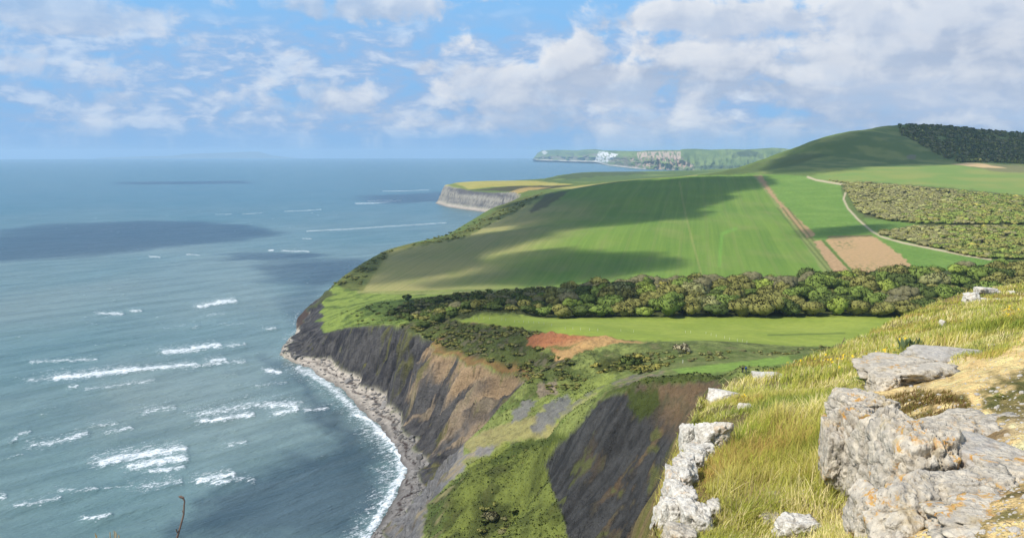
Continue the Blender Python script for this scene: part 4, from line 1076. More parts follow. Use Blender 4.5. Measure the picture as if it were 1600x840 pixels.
# limestone -----------------------------------------------------------------------
import bmesh
_ico = {}
def ico(n):
    if n not in _ico:
        bm = bmesh.new(); bmesh.ops.create_icosphere(bm, subdivisions=n, radius=1.0)
        _ico[n] = (np.array([v.co[:] for v in bm.verts], np.float32), np.array([[v.index for v in f.verts] for f in bm.faces], np.int32)); bm.free()
    return _ico[n]
def rock_arrays(size, seed, n=5, planes=15, rough=1.0, bed=0.0, tilt=(0, 0), rz=0.0):
    """a weathered limestone block: a many faced block split by joints, chipped and pitted"""
    v, f = ico(n)
    rg = np.random.default_rng(seed); sd = seed % 40
    nrm = rg.normal(size=(planes, 3)); nrm /= np.linalg.norm(nrm, axis=1, keepdims=True)
    ax = np.array([[1, 0, 0], [-1, 0, 0], [0, 1, 0], [0, -1, 0], [0, 0, 1], [0, 0, -1]]) + rg.normal(0, .12, (6, 3)); ax /= np.linalg.norm(ax, axis=1, keepdims=True)
    nrm = np.concatenate([nrm, ax]).astype(np.float32); dk = np.concatenate([rg.uniform(.85, 1.15, planes), rg.uniform(.78, .95, 6)]).astype(np.float32)
    dots = v @ nrm.T
    r = np.where(dots > .05, dk[None] / np.maximum(dots, .05), 9).min(1)
    p = v * r[:, None]
    # joints: cells of a few chunks, each pushed in or out a little
    cells = rg.uniform(-1.1, 1.1, (14, 3)).astype(np.float32)
    wv = p * np.array([1, 1, 1.5], np.float32) + .22 * np.stack([fbm3(p * 1.7, 3, sd + k) for k in (0, 7, 14)], 1)
    dd = np.sqrt(((wv[:, None] - cells[None]) ** 2).sum(2)); o = np.argsort(dd, 1)[:, :2]; ar = np.arange(len(p))
    gap = dd[ar, o[:, 1]] - dd[ar, o[:, 0]]; crack = 1 - sstep(gap, 0, .07); off = rg.uniform(-.10, .07, 14)[o[:, 0]]
    big = fbm3(p * 1.2, 2, sd + 3); mid = fbm3(p * 4.0, 4, sd + 9); fine = fbm3(p * 13, 3, sd + 13); chip = np.abs(fbm3(p * 2.6, 3, sd + 21))
    led = np.abs(((p[:, 2] * 2.3 + .35 * big + rg.uniform()) % 1) - .5) * 2
    ledge = sstep(led, .80, .96)
    disp = 1 + rough * (off - .10 * crack + .08 * big + .035 * mid + .022 * fine - .10 * sstep(chip, .0, .35) * 0 - .09 * (1 - sstep(chip, 0, .16)) - .07 * ledge * bed)
    q = p * disp[:, None] * np.array(size, np.float32) * .56
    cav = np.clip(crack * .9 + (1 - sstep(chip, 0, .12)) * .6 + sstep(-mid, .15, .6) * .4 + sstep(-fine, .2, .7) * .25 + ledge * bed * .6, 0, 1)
    tx, ty = tilt
    Rx = np.array([[1, 0, 0], [0, math.cos(tx), -math.sin(tx)], [0, math.sin(tx), math.cos(tx)]]); Ry = np.array([[math.cos(ty), 0, math.sin(ty)], [0, 1, 0], [-math.sin(ty), 0, math.cos(ty)]])
    Rz = np.array([[math.cos(rz), -math.sin(rz), 0], [math.sin(rz), math.cos(rz), 0], [0, 0, 1]])
    return q @ (Rz @ Ry @ Rx).T.astype(np.float32), f, cav.astype(np.float32)
def rock_mat(name, lichen, tone):
    m, nt, b, out = material(name)
    p = nt.pos(); _, cav = nt.attr('cav')
    a = nt.noise(p, 3.0, 5, .65, .5); bq = nt.noise(p, 14, 5, .7); c = nt.noise(p, 60, 3, .6)
    col = nt.mix(nt.ramp(a, .35, .65), tone[0], tone[1])
    col = nt.mix(nt.ramp(bq, .40, .62), col, tone[2])
    col = nt.mix(nt.math('MULTIPLY', nt.ramp(nt.noise(p, 7, 5, .7, 1.0),   .54, .66), .3 + .3 * lichen), col, (.30, .275, .24))
    col = nt.mix(nt.math('MULTIPLY', nt.ramp(nt.noise(p, 36, 4, .7, .4), .58, .68), .4 + .35 * lichen), col, (.11, .10, .095))
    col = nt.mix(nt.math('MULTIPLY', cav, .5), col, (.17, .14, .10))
    li = nt.math('MULTIPLY', nt.math('MULTIPLY', nt.ramp(nt.noise(p, 11.0, 5, .7, .9), .52, .60), nt.ramp(nt.noise(p, 2.6, 2, .5), .50, .62)), lichen)
    col = nt.mix(li, col, nt.mix(nt.ramp(c, .4, .6), (.55, .24, .035), (.50, .33, .09)))
    col = nt.mix(nt.math('MULTIPLY', nt.ramp(nt.noise(p, 5.0, 4, .6), .56, .68), .55 * lichen), col, (.42, .32, .16))
    nt.l.new(col, b.inputs['Base Color'])
    h = nt.math('ADD', nt.math('MULTIPLY', bq, .8), nt.math('ADD', nt.math('MULTIPLY', c, .35), nt.math('MULTIPLY', nt.vor(p, 22), .4)))
    nt.l.new(nt.bump(h, .9, .035), b.inputs['Normal'])
    b.inputs['Roughness'].default_value = .95
    return m
M_rock = rock_mat('lichened_limestone', .9, ((.56, .50, .40), (.66, .58, .45), (.44, .395, .325)))
M_white = rock_mat('white_limestone', .35, ((.70, .66, .57), (.76, .72, .63), (.56, .52, .45)))
M_slab = rock_mat('smooth_limestone', .15, ((.50, .46, .39), (.56, .51, .42), (.43, .40, .36)))

def set_rock(px, py, d, wpx, hpx, dep, seed, n=5, sink=0.0, **kw):
    """arrays of a block whose middle is seen at a pixel"""
    q = P(px, py, d); s = d / F
    v, f, cv = rock_arrays((wpx * s, dep, hpx * s * 1.1), seed, n, **kw)
    return v, f, cv, np.array([q[0], q[1] + dep * .3, q[2] - sink])
# the big outcrop beside the path: one body of bedrock made of jointed blocks
OUT = [(1346, 714, 7.0, 88, 126, .6, 301, 6, dict(bed=.7)), (1362, 655, 7.7, 78, 60, .5, 302, 6, dict()), (1322, 668, 7.5, 34, 46, .3, 303, 5, dict()), (1402, 748, 6.5, 92, 180, .6, 304, 6, dict(bed=.8)),
       (1466, 778, 5.9, 124, 176, .7, 305, 6, dict(bed=.8)), (1432, 708, 6.9, 120, 54, .6, 306, 6, dict()), (1505, 700, 6.6, 150, 46, .6, 307, 6, dict(tilt=(.2, 0))), (1530, 672, 7.3, 80, 26, .5, 308, 5, dict(rough=.7)),
       (1455, 842, 5.1, 150, 130, .6, 309, 6, dict()), (1390, 835, 5.6, 90, 100, .5, 310, 5, dict()), (1530, 805, 5.2, 160, 80, .6, 312, 6, dict()), (1585, 690, 6.8, 120, 40, .7, 313, 5, dict(rough=.7)), (1572, 650, 8.0, 60, 16, .5, 315, 5, dict(rough=.7)), (1312, 720, 7.0, 40, 90, .35, 316, 5, dict()), (1600, 760, 5.6, 120, 60, .6, 317, 5, dict(rough=.8))]
vs, fs, cs, nn = [], [], [], 0
oc = P(1420, 790, 6.3)
for px, py, d, wp, hp, dep, sd, n, kw in OUT:
    v, f, cv, o = set_rock(px, py, d, wp * 1.1, hp * 1.05, dep, sd, n, **kw)
    vs.append(v + o - oc); fs.append(f + nn); cs.append(cv); nn += len(v)
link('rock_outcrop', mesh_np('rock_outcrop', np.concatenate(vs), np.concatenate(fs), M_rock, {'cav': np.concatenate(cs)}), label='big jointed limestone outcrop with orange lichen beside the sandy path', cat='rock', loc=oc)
ROCKS = [(1558, 728, 5.9, 150, 46, .5, 321, 'slab', 'smooth pale slab lying on top of the lichened outcrop', dict(rough=.35)),
         (1575, 838, 4.7, 190, 60, .5, 322, 'rock', 'grey cracked boulder at the lower corner below the sandy path', dict()),
         (1440, 594, 11.2, 150, 40, 1.1, 323, 'rock', 'large pale grey boulder at the far edge of the sandy path', dict()),
         (1500, 575, 12.4, 130, 40, 1.2, 324, 'slab', 'low flat slab half buried in the sandy path', dict(rough=.4)),
         (1388, 606, 10.9, 46, 34, .4, 325, 'rock', 'small grey stone in front of the pale boulder by the path', dict()),
         (1205, 597, 16.6, 46, 20, .6, 331, 'white', 'long low white boulder on the skyline of the turf edge', dict(rough=.7)),
         (1133, 626, 12.6, 46, 26, .35, 332, 'white', 'flat whitish boulder set in long grass near the turf edge', dict(rough=.7)),
         (1163, 650, 11.2, 22, 32, .18, 333, 'white', 'small upright white stone in the long grass', dict()),
         (1114, 689, 9.2, 48, 48, .3, 341, 'white', 'jagged white block topping the crag at the cliff edge', dict(rough=1.3)),
         (1090, 713, 8.7, 38, 40, .3, 342, 'white', 'rounded cream block in the middle of the crag at the cliff edge', dict()),
         (1076, 690, 9.4, 26, 46, .25, 343, 'white', 'narrow white block on the outer lip of the crag', dict()),
         (1075, 746, 7.9, 40, 44, .3, 344, 'white', 'white wedge of rock below the rounded cream block', dict(rough=1.2)),
         (1058, 779, 7.4, 40, 48, .3, 345, 'white', 'pitted white block overhanging the drop', dict()),
         (1050, 819, 6.8, 46, 68, .3, 346, 'white', 'tall pitted white rock at the foot of the crag', dict(rough=1.1)),
         (1094, 829, 6.6, 50, 58, .35, 347, 'white', 'broad grey white block next to the tall pitted rock', dict()),
         (1066, 848, 6.3, 50, 40, .3, 348, 'rock', 'ochre stained rock under the broad white block', dict()),
         (1117, 800, 6.9, 22, 24, .15, 349, 'white', 'small stone wedged in grass behind the broad white block', dict()),
         (1100, 700, 8.9, 40, 34, .3, 391, 'white', 'low white block joining the two upper blocks of the crag', dict()),
         (1082, 730, 8.3, 40, 34, .3, 392, 'white', 'cream block bridging the middle of the crag', dict()),
         (1064, 758, 7.7, 40, 34, .3, 393, 'white', 'chipped white block above the overhanging one on the crag', dict()),
         (1070, 800, 7.0, 44, 50, .3, 394, 'white', 'squarish block between the overhanging block and the broad one', dict()),
         (1222, 790, 7.1, 34, 22, .3, 351, 'white', 'tilted white slab in the grass left of the outcrop', dict(tilt=(0, .5))),
         (1207, 822, 6.6, 36, 28, .2, 352, 'rock', 'brownish stone under the tilted white slab', dict()),
         (1248, 832, 6.3, 60, 36, .25, 353, 'white', 'white and ochre boulder at the bottom of the grass slope', dict()),
         (1256, 785, 7.3, 16, 30, .12, 354, 'white', 'slim upright cream stone beside the tilted white slab', dict()),
         (1307, 621, 11.6, 14, 9, .1, 361, 'white', 'tiny white stone on bare turf above the long grass', dict()),
         (1333, 624, 11.2, 28, 9, .12, 362, 'white', 'thin white stone lying flat above the long grass', dict()),
         (1521, 467, 38, 24, 17, .7, 371, 'white', 'squat pale boulder at the lower end of the stones on the upper slope', dict()),
         (1547, 457, 41, 34, 13, .9, 372, 'white', 'long white boulder at the top of the stones on the upper slope', dict()),
         (1540, 468, 38.5, 12, 7, .3, 373, 'white', 'small white stone between the two pale boulders on the upper slope', dict()),
         (1560, 470, 38, 22, 6, .5, 374, 'white', 'thin white stone flat in the grass below the long white boulder', dict()),
         (1583, 460, 40, 9, 10, .3, 375, 'white', 'grey stone standing apart to the right of the white boulders', dict()),
         (1474, 507, 24, 10, 12, .2, 376, 'white', 'small pale stone half hidden in the slope grass', dict()),
         (1352, 525, 26.5, 8, 6, .15, 377, 'white', 'little white stone on the skyline by the meadow', dict()),
         (1551, 541, 13, 14, 7, .1, 378, 'white', 'small white stone where the sandy path meets the grass', dict()),
         (1292, 566, 19.5, 10, 8, .15, 379, 'white', 'small white stone among yellow flowers near the turf edge', dict())]
for px, py, d, wp, hp, dep, sd, kind, lab, kw in ROCKS:
    v, f, cv, o = set_rock(px, py, d, wp * 1.05, hp, dep, sd, 5 if wp > 24 else 4, **kw)
    g = float(near_height(np.array([o[0]]), np.array([o[1]]))[0])
    zb = v[:, 2].min()
    if o[2] + zb > g - .02 and d > 8: o[2] = min(o[2], g - zb - .03 - .1 * hp * d / F)
    nm = 'boulder' if wp * d / F > .25 else 'stone'
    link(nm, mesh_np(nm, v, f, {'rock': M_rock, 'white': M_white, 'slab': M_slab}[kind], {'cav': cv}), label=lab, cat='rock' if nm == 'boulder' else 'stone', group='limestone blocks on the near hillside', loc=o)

# loose pebbles on the path
rg = np.random.default_rng(88); pv, pf = ico(2); vs, fs, cs, nn = [], [], [], 0
for k in range(1500):
    g = near_at(rg.uniform(1385, 1640), rg.uniform(545, 845), 3.5, 25)
    if g is None: continue
    r = rg.uniform(.004, .012) * (1 if rg.uniform() < .93 else 2.4)
    v = pv * (1 + .3 * fbm3(pv * 1.5 + k, 2, k % 30))[:, None] * np.array([r, r * rg.uniform(.6, 1), r * rg.uniform(.4, .8)])
    vs.append(v + g); fs.append(pf + nn); nn += len(v); cs.append(np.zeros(len(v)))
link('pebbles', mesh_np('pebbles', np.concatenate(vs), np.concatenate(fs), M_slab, {'cav': np.concatenate(cs)}), label='loose pale pebbles strewn over the sandy path', cat='pebbles', kind='stuff')

# long grass ------------------------------------------------------------------------
def blades(N, seed, d0, d1, poly, hfun, wfun, seg3=True, lean=(.35, .1), dens=None, colfun=None, pxr=(1000, 1680)):
    rg = np.random.default_rng(seed)
    px = rg.uniform(pxr[0], pxr[1], N); d = np.exp(rg.uniform(math.log(d0), math.log(d1), N))
    x = (px - CX) / F / math.cos(PITCH) * d
    z = near_height(x, d)
    qx, qy = project(x, d, z)
    mk = poly_mask((qx + 10 * fbm2(qx / 30, qy / 22, 3, seed)).astype(np.float32), (qy + 8 * fbm2(qx / 30, qy / 22, 3, seed + 1)).astype(np.float32), poly, 8)
    if dens is not None: mk = mk * dens(x, d, qx, qy)
    k = (rg.uniform(0, 1, N) < mk) & (in_poly(x, d, EPOLY) | (poly_dist(x, d, EPOLY) < .25))
    x, d, z, qx, qy = x[k], d[k], z[k], qx[k], qy[k]; n = len(x)
    hgt = hfun(x, d, qx, qy) * rg.uniform(.35, 1.3, n); wid = wfun(d) * rg.uniform(.7, 1.3, n)
    ang = rg.uniform(0, 2 * math.pi, n); cl = fbm2(x / .5, d / .5, 2, seed + 5) * 2.0
    la = lean[0] * rg.uniform(.2, 2.1, n); ld = np.arctan2(lean[1], 1.0) + rg.normal(0, 1.15, n) + cl * .9
    lx, ly = np.cos(ld) * la, np.sin(ld) * la
    sxv, syv = np.cos(ang) * wid, np.sin(ang) * wid
    lv = [0, .4, .75, 1.0] if seg3 else [0, .55, 1.0]
    wl_ = [1.0, .85, .5, 0] if seg3 else [1.0, .75, 0]
    V = []
    for t_, w_ in zip(lv, wl_):
        bx = x + lx * hgt * t_ ** 2; by = d + ly * hgt * t_ ** 2; bz = z - .02 + hgt * t_ * (1 - .35 * la * t_)
        if w_ > 0:
            V += [np.stack([bx - sxv * w_, by - syv * w_, bz], 1), np.stack([bx + sxv * w_, by + syv * w_, bz], 1)]
        else: V.append(np.stack([bx, by, bz], 1))
    m = len(V); V = np.stack(V, 1)
    base = (np.arange(n) * m)[:, None]
    tri = []
    for s_ in range(len(lv) - 2): a0 = 2 * s_; tri += [(a0, a0 + 1, a0 + 3), (a0, a0 + 3, a0 + 2)]
    a0 = 2 * (len(lv) - 2); tri.append((a0, a0 + 1, a0 + 2))
    Fc = (base[:, None] + np.array(tri)[None]).reshape(-1, 3)
    col = colfun(x, d, qx, qy, rg)
    tt_ = np.array([t_ for t_, w_ in zip(lv, wl_) for _ in range(2 if w_ > 0 else 1)])
    return V.reshape(-1, 3), Fc, np.repeat(col, m, 0), n
G1, G2, G3, G4 = C('9ea832', 1.02), C('c0b450', 1.02), C('dccb8a', 1.05), C('b08a46', 1.0)
def gcol(x, d, qx, qy, rg):
    n = len(x); a = fbm2(x / .8, d / .8, 3, 241); bq = fbm2(x / 2.5, d / 2.5, 3, 242); r = rg.uniform(-.5, .5, n)
    c = nvar(np.broadcast_to(G1, (n, 3)), G2, sstep(a + r, -.5, .5))
    c = nvar(c, C('86a026', 1.0), sstep(-a + r + bq * .5, .12, .6))
    c = nvar(c, G3, sstep(bq * .6 + r * 1.5, .18, .5))
    c = nvar(c, G4, sstep(-bq + r * 1.0 + .25 * sstep(d, 14, 30), .38, .8) * .8)
    c = nvar(c, C('6d8526', .9), sstep(fbm2(x / 1.4 + 9, d / 1.4, 3, 246) + r * .8, .25, .6) * .85)
    c = nvar(c, C('7c5a30', .9), sstep(fbm2(x / .9 + 5, d / .9, 3, 247) + r * .9, .6, .95) * .6)
    return c * rg.uniform(.8, 1.2, (n, 1))
BARE = [[(1352, 700), (1330, 770), (1420, 840), (1700, 840), (1700, 520), (1600, 525), (1560, 555), (1380, 600)], [(1120, 655), (1180, 640), (1150, 690), (1110, 700)]]
def dens(x, d, qx, qy):
    n = fbm2(x / .7, d / .7, 3, 243); q = sstep(n, -.35, .15) * .82 + .18
    for pl in BARE: q = q * (1 - .93 * poly_mask(qx.astype(np.float32), qy.astype(np.float32), pl, 6))
    thin_ = poly_mask(qx.astype(np.float32), qy.astype(np.float32), [(1230, 560), (1330, 545), (1420, 560), (1370, 600), (1250, 620), (1150, 610)], 10)
    return q * (1 - .45 * thin_)
GP = [(1020, 900), (1030, 760), (1075, 640), (1100, 600), (1390, 490), (1700, 415), (1700, 545), (1560, 562), (1420, 560), (1352, 610), (1335, 660), (1322, 740), (1360, 780), (1440, 860), (1440, 920)]
def hnear(x, d, qx, qy):
    n = fbm2(x / 1.1, d / 1.1, 3, 244)
    tall = poly_mask(qx.astype(np.float32), qy.astype(np.float32), [(1110, 790), (1140, 690), (1200, 640), (1330, 625), (1320, 760), (1280, 800), (1150, 830)], 25)
    return .085 + .05 * np.clip(n, -1, 1) + .17 * tall + .03 * sstep(d, 12, 25)
parts_ = [blades(300000, 251, 5.2, 16, GP, hnear, lambda d: .0011 + .00026 * d, True, (.45, .15), dens, gcol),
          blades(230000, 252, 14, 64, GP, lambda x, d, a, bq: .17 + .08 * fbm2(x / 3, d / 3, 2, 253), lambda d: .002 + .00034 * d, False, (.4, .1), dens, gcol)]
def tufts_d(x, d, qx, qy): return sstep(fbm2(x / .35, d / .35, 3, 255), .25, .6)
parts_.append(blades(60000, 254, 4.2, 12, [(1330, 605), (1420, 560), (1700, 530), (1700, 860), (1430, 860), (1340, 700)], lambda x, d, a, bq: np.full(len(x), .035), lambda d: .0012 + .0002 * d, False, (.5, 0), tufts_d,
                     lambda x, d, a, bq, rg: nvar(np.broadcast_to(C('8d7a40'), (len(x), 3)), C('6f7a34'), rg.uniform(-.3, 1, len(x)))))
parts_.append(blades(9000, 257, 4.6, 9, [(1372, 690), (1392, 690), (1396, 780), (1378, 800)], lambda x, d, a, bq: np.full(len(x), .12), lambda d: .0012 + .0002 * d, True, (.6, 0), None, gcol, (1365, 1405)))
parts_.append(blades(40000, 258, 6.5, 11, [(1345, 625), (1480, 612), (1520, 640), (1490, 668), (1440, 684), (1380, 676)], lambda x, d, a, bq: np.full(len(x), .065), lambda d: .0016 + .0004 * d, False, (.6, 0), lambda x, d, a, bq: .15 + .85 * sstep(fbm2(x / .3, d / .3, 3, 259), -.25, .3),
                     lambda x, d, a, bq, rg: nvar(np.broadcast_to(C('7a5a34', .85), (len(x), 3)), C('7c8034', .9), rg.uniform(-.4, 1, len(x))), (1335, 1530)))
vs, fs, cs, nn = [], [], [], 0
for v, f, c, n in parts_:
    vs.append(v); fs.append(f + nn); cs.append(c); nn += len(v)
def leaf_mat(name, attr='albedo', trans=.3):
    m = bpy.data.materials.new(name); m.use_nodes = True; m.node_tree.nodes.clear(); nt = NT(m.node_tree)
    out = nt.new('ShaderNodeOutputMaterial'); col, _ = nt.attr(attr)
    d_ = nt.new('ShaderNodeBsdfDiffuse'); t_ = nt.new('ShaderNodeBsdfTranslucent'); mx = nt.new('ShaderNodeAddShader')
    nt.l.new(col, d_.inputs[0]); nt.l.new(nt.mix(1.0, col, (trans, trans, trans), 'MULTIPLY'), t_.inputs[0])
    nt.l.new(d_.outputs[0], mx.inputs[0]); nt.l.new(t_.outputs[0], mx.inputs[1]); nt.l.new(mx.outputs[0], out.inputs[0])
    return m
M_blade = leaf_mat('grass_blade', trans=.55)
link('grass', mesh_np('grass', np.concatenate(vs), np.concatenate(fs), M_blade, {'albedo': np.concatenate(cs).astype(np.float32)}, smooth=False), label='long windblown yellow green grass on the near hillside', cat='grass', kind='stuff')
print('blades', [p[3] for p in parts_])
# ------------------------------------------------------------------ trees
def crown_arrays(seed, wid=14.0, hgt=10.0, lobes=11, per=60, leaf=.75, col='green', bare=False, base=.20, lev=2):
    """many uneven leafy lobes with loose leaf clumps standing off them"""
    rg = np.random.default_rng(seed)
    L = []
    for k in range(lobes):
        a = rg.uniform(0, 2 * math.pi); r = math.sqrt(rg.uniform(0, 1)) * .38 * wid
        top = math.sqrt(max(0, 1 - (r / (.52 * wid)) ** 2))
        s = rg.uniform(.11, .22) * wid
        z = hgt * (base + (top * .74 - .10) * (1 - rg.uniform(0, 1) ** 2 * .55) * (1 - base))
        L.append((r * math.cos(a), r * math.sin(a), max(z, s * .6), s, s * rg.uniform(.62, .9)))
    L.append((0, 0, hgt * .42, wid * .26, hgt * .36))
    L = np.array(L); V = []; T = []; CA = []; NV_ = []; nv = 0
    pal = TREE_COL[col]; ctr = np.array([0, 0, hgt * .3])
    v0, f0 = ico(lev)
    for i, (x, y, z, s, sz_) in enumerate(L):
        tone = rg.uniform(.92, 1.08); mixk = rg.uniform(0, 1)
        c0 = pal[0] + (pal[1] - pal[0]) * (.40 + .30 * mixk)
        d_ = 1 + .34 * fbm3(v0 * 1.9 + i * 3.1, 3, seed % 30) + rg.normal(0, .05, len(v0))
        lp = v0 * d_[:, None] * np.array([s, s, sz_]) + np.array([x, y, z])
        V.append(lp); T.append(f0 + nv); nv += len(lp)
        on = v0 * .8 + (lp - ctr) / np.array([wid, wid, hgt]) * .6; NV_.append(on)
        CA.append(c0 * (rg.uniform(.86, 1.12, (len(lp), 1)) * tone))
        if i == len(L) - 1: continue
        n = rg.normal(size=(per, 3)); n /= np.linalg.norm(n, axis=1, keepdims=True)
        n[:, 2] = np.where(n[:, 2] < -.35, -n[:, 2], n[:, 2])
        p = np.array([x, y, z]) + n * np.array([s, s, sz_]) * rg.uniform(.98, 1.36, (per, 1))
        ins = np.zeros(per, bool)
        for j, q in enumerate(L):
            if j != i: ins |= (((p - q[:3]) / np.array([q[3], q[3], q[4]])) ** 2).sum(1) < 1
        p, n = p[~ins], n[~ins]; m = len(p)
        if not m: continue
        nn = n + rg.normal(0, .35, (m, 3)); nn /= np.linalg.norm(nn, axis=1, keepdims=True)
        u = np.cross(nn, rg.normal(size=(m, 3))); u /= np.linalg.norm(u, axis=1, keepdims=True); vv = np.cross(nn, u)
        w1 = leaf * rg.uniform(.5, 1.2, (m, 1)); w2 = w1 * (rg.uniform(.14, .3, (m, 1)) if bare else rg.uniform(.5, .9, (m, 1)))
        if bare: w1 = w1 * 1.5
        V.append(np.stack([p - u * w1 * .5, p + vv * w2 * .5 + u * w1 * .1, p + u * w1 * .5, p - vv * w2 * .5 - u * w1 * .1], 1).reshape(-1, 3))
        q4 = np.arange(m * 4).reshape(-1, 4) + nv; T.append(np.concatenate([q4[:, [0, 1, 2]], q4[:, [0, 2, 3]]])); nv += m * 4
        NV_.append(np.repeat(n * .8 + (p - ctr) / np.array([wid, wid, hgt]) * .6 + nn * .3, 4, 0))
        CA.append(np.repeat((pal[0] + (pal[1] - pal[0]) * np.clip(rg.uniform(0, 1, (m, 1)) * .7 + .3 * mixk, 0, 1)) * rg.uniform(.8, 1.16, (m, 1)) * tone, 4, 0))
    NV_ = np.concatenate(NV_); NV_ /= np.linalg.norm(NV_, axis=1, keepdims=True)
    return np.concatenate(V), np.concatenate(T), np.concatenate(CA), NV_
TREE_COL = {'green': (C('5f782c'), C('84a044')), 'olive': (C('74793a'), C('969a52')), 'dark': (C('495c2e'), C('657a3a')), 'bare': (C('726c46'), C('8f8a60')), 'bright': (C('77932f'), C('a0b548')), 'pale': (C('84905a'), C('a5aa70')), 'gold': (C('98943a'), C('bdb44c'))}
M_leaf = leaf_mat('leaves', trans=.75)
M_bark, nt, b, out = material('bark')
nt.l.new(nt.mix(nt.noise(nt.pos(), 3.0, 4), (.10, .085, .07), (.22, .20, .17)), b.inputs['Base Color'])
TREE_GAIN = .95
def crown_mesh(name, seed, wid, hgt, col, bare=False, lobes=11, per=60, leaf=.75, core=True):
    V, T, CA, NO = crown_arrays(seed, wid, hgt, lobes, per, leaf, col, bare)
    return mesh_np(name, V, T, M_leaf, {'albedo': np.clip(CA * TREE_GAIN, 0, .6).astype(np.float32)}, NO)
def tube(pts, rad, k=6):
    pts = np.array(pts, float); V = []; Fc = []
    for i, p in enumerate(pts):
        tg = pts[min(i + 1, len(pts) - 1)] - pts[max(i - 1, 0)]; tg /= np.linalg.norm(tg)
        a = np.cross(tg, [0.31, .95, .07]); a /= np.linalg.norm(a); bq = np.cross(tg, a)
        for j in range(k):
            th_ = 2 * math.pi * j / k; V.append(p + rad[i] * (a * math.cos(th_) + bq * math.sin(th_)))
    for i in range(len(pts) - 1):
        for j in range(k):
            Fc.append((i * k + j, i * k + (j + 1) % k, (i + 1) * k + (j + 1) % k, (i + 1) * k + j))
    return np.array(V), np.array(Fc)
def tubes_mesh(name, lst, mat, k=6):
    vs, fs, n = [], [], 0
    for pts, rad in lst:
        v, f = tube(pts, rad, k); vs.append(v); fs.append(f + n); n += len(v)
    return mesh_np(name, np.concatenate(vs), np.concatenate(fs), mat)
def trunk_mesh(seed, hgt, wid):
    rg = np.random.default_rng(seed)
    l = [([(0, 0, -1.2), (.1, 0, hgt * .15), (-.1, .15, hgt * .35), (.1, .1, hgt * .62)], [.42, .34, .28, .12])]
    for k in range(5):
        a = rg.uniform(0, 6.28); z0 = hgt * rg.uniform(.18, .4); r = wid * rg.uniform(.22, .36)
        l.append(([(0, 0, z0), (math.cos(a) * r * .5, math.sin(a) * r * .5, z0 + hgt * .18), (math.cos(a) * r, math.sin(a) * r, z0 + hgt * .38)], [.18, .12, .05]))
    return tubes_mesh('trunk', l, M_bark)
KINDS = [('green', False), ('olive', False), ('dark', False), ('bare', True), ('bright', False), ('pale', False), ('gold', False)]
CROWN = {}
for k, (c, br) in enumerate(KINDS):
    for s in range(3): CROWN[c, s] = crown_mesh('crown', 400 + k * 10 + s, 15.0, 11.5, c, br, 20, 80, .8)
TRUNK = [trunk_mesh(490 + s, 11.0, 14) for s in range(2)]
DESC = {'green': 'mid green rounded tree', 'olive': 'dull olive rounded tree', 'dark': 'dark green tree', 'bare': 'grey brown leafless tree', 'bright': 'fresh bright green tree', 'pale': 'pale silvery green tree', 'gold': 'yellowish tree coming into leaf'}
def plant_tree(x, y, col, sc, hs, where, grp, rz):
    z = float(height_at(np.array([x]), np.array([y]))[0])
    s = rgt.integers(3)
    root = bpy.data.objects.new('tree', None); COL.objects.link(root)
    root.location = (x, y, z - .3); root.rotation_euler = (0, 0, rz); root.scale = (sc * rgt.uniform(.82, 1.25), sc * rgt.uniform(.82, 1.25), sc * hs)
    tag(root, DESC[col] + ' ' + where, 'tree', grp + ', ' + DESC[col])
    for nm, me in (('crown', CROWN[col, s]), ('trunk', TRUNK[s % 2])):
        o = bpy.data.objects.new(nm, me); COL.objects.link(o); o.parent = root
rgt = np.random.default_rng(77)
NTREE = 0
for r, d in enumerate(np.arange(578, 736, 18.0)):
    px = 640 + rgt.uniform(0, 30)
    while px < 1640:
        dd = d + rgt.uniform(-4, 4); step = rgt.uniform(11.0, 15.5)
        x = (px - CX) / F * (dd + 12)
        low = 1 - float(sstep(np.array(px), 800, 960))
        hid = px > 1470 and dd < 605
        if r >= 5 and px > 1440 and rgt.uniform() < .3: hid = True
        if not hid and not (px < 720 and r > 4):
            if low > .5: col = rgt.choice(['dark', 'olive', 'green', 'bare'], p=[.38, .27, .15, .2])
            elif px < 1060: col = rgt.choice(['green', 'olive', 'bright', 'pale', 'bare', 'gold', 'dark'], p=[.28, .26, .14, .10, .10, .04, .08])
            else: col = rgt.choice(['green', 'olive', 'dark', 'bare', 'bright', 'pale'], p=[.28, .28, .2, .12, .05, .07])
            if r >= 6 and px < 1250: col = rgt.choice(['bare', 'olive', col])
            if r < 2 and col == 'bare' and rgt.uniform() < .65: col = 'olive'
            sc = rgt.uniform(.82, 1.25) * (1 - .48 * low); hs = rgt.uniform(.68, 1.25)
            sec = 'front edge' if r < 2 else ('middle' if r < 6 else 'field side')
            side_ = 'seaward low end' if px < 850 else ('central part' if px < 1180 else 'inland end')
            plant_tree(x, dd, col, sc, hs, f'at the {sec} of the valley wood, {side_}', f'trees of the valley wood, {sec}, {side_}', rgt.uniform(0, 6.28)); NTREE += 1
        px += step / (d + 12) * F * (1 - .35 * low)
# the lower scrub wood beside the track: its near edge tree by tree
edge_ = [(1388, 371), (1440, 386), (1490, 395), (1540, 403), (1600, 406)]
for k in range(30):
    t_ = k / 29; px = 1385 + 235 * t_ + rgt.uniform(-3, 3); py = np.interp(px, [q[0] for q in edge_], [q[1] for q in edge_]) - rgt.uniform(1, 7)
    g = ground_at(px, py)
    col = rgt.choice(['olive', 'bare', 'green', 'pale']) if px < 1500 else rgt.choice(['green', 'olive', 'dark'])
    plant_tree(g[0], g[1] + 4, col, rgt.uniform(.42, .62), .85, 'at the edge of the scrub wood beside the pale track', 'trees edging the scrub wood by the track', rgt.uniform(0, 6.28)); NTREE += 1

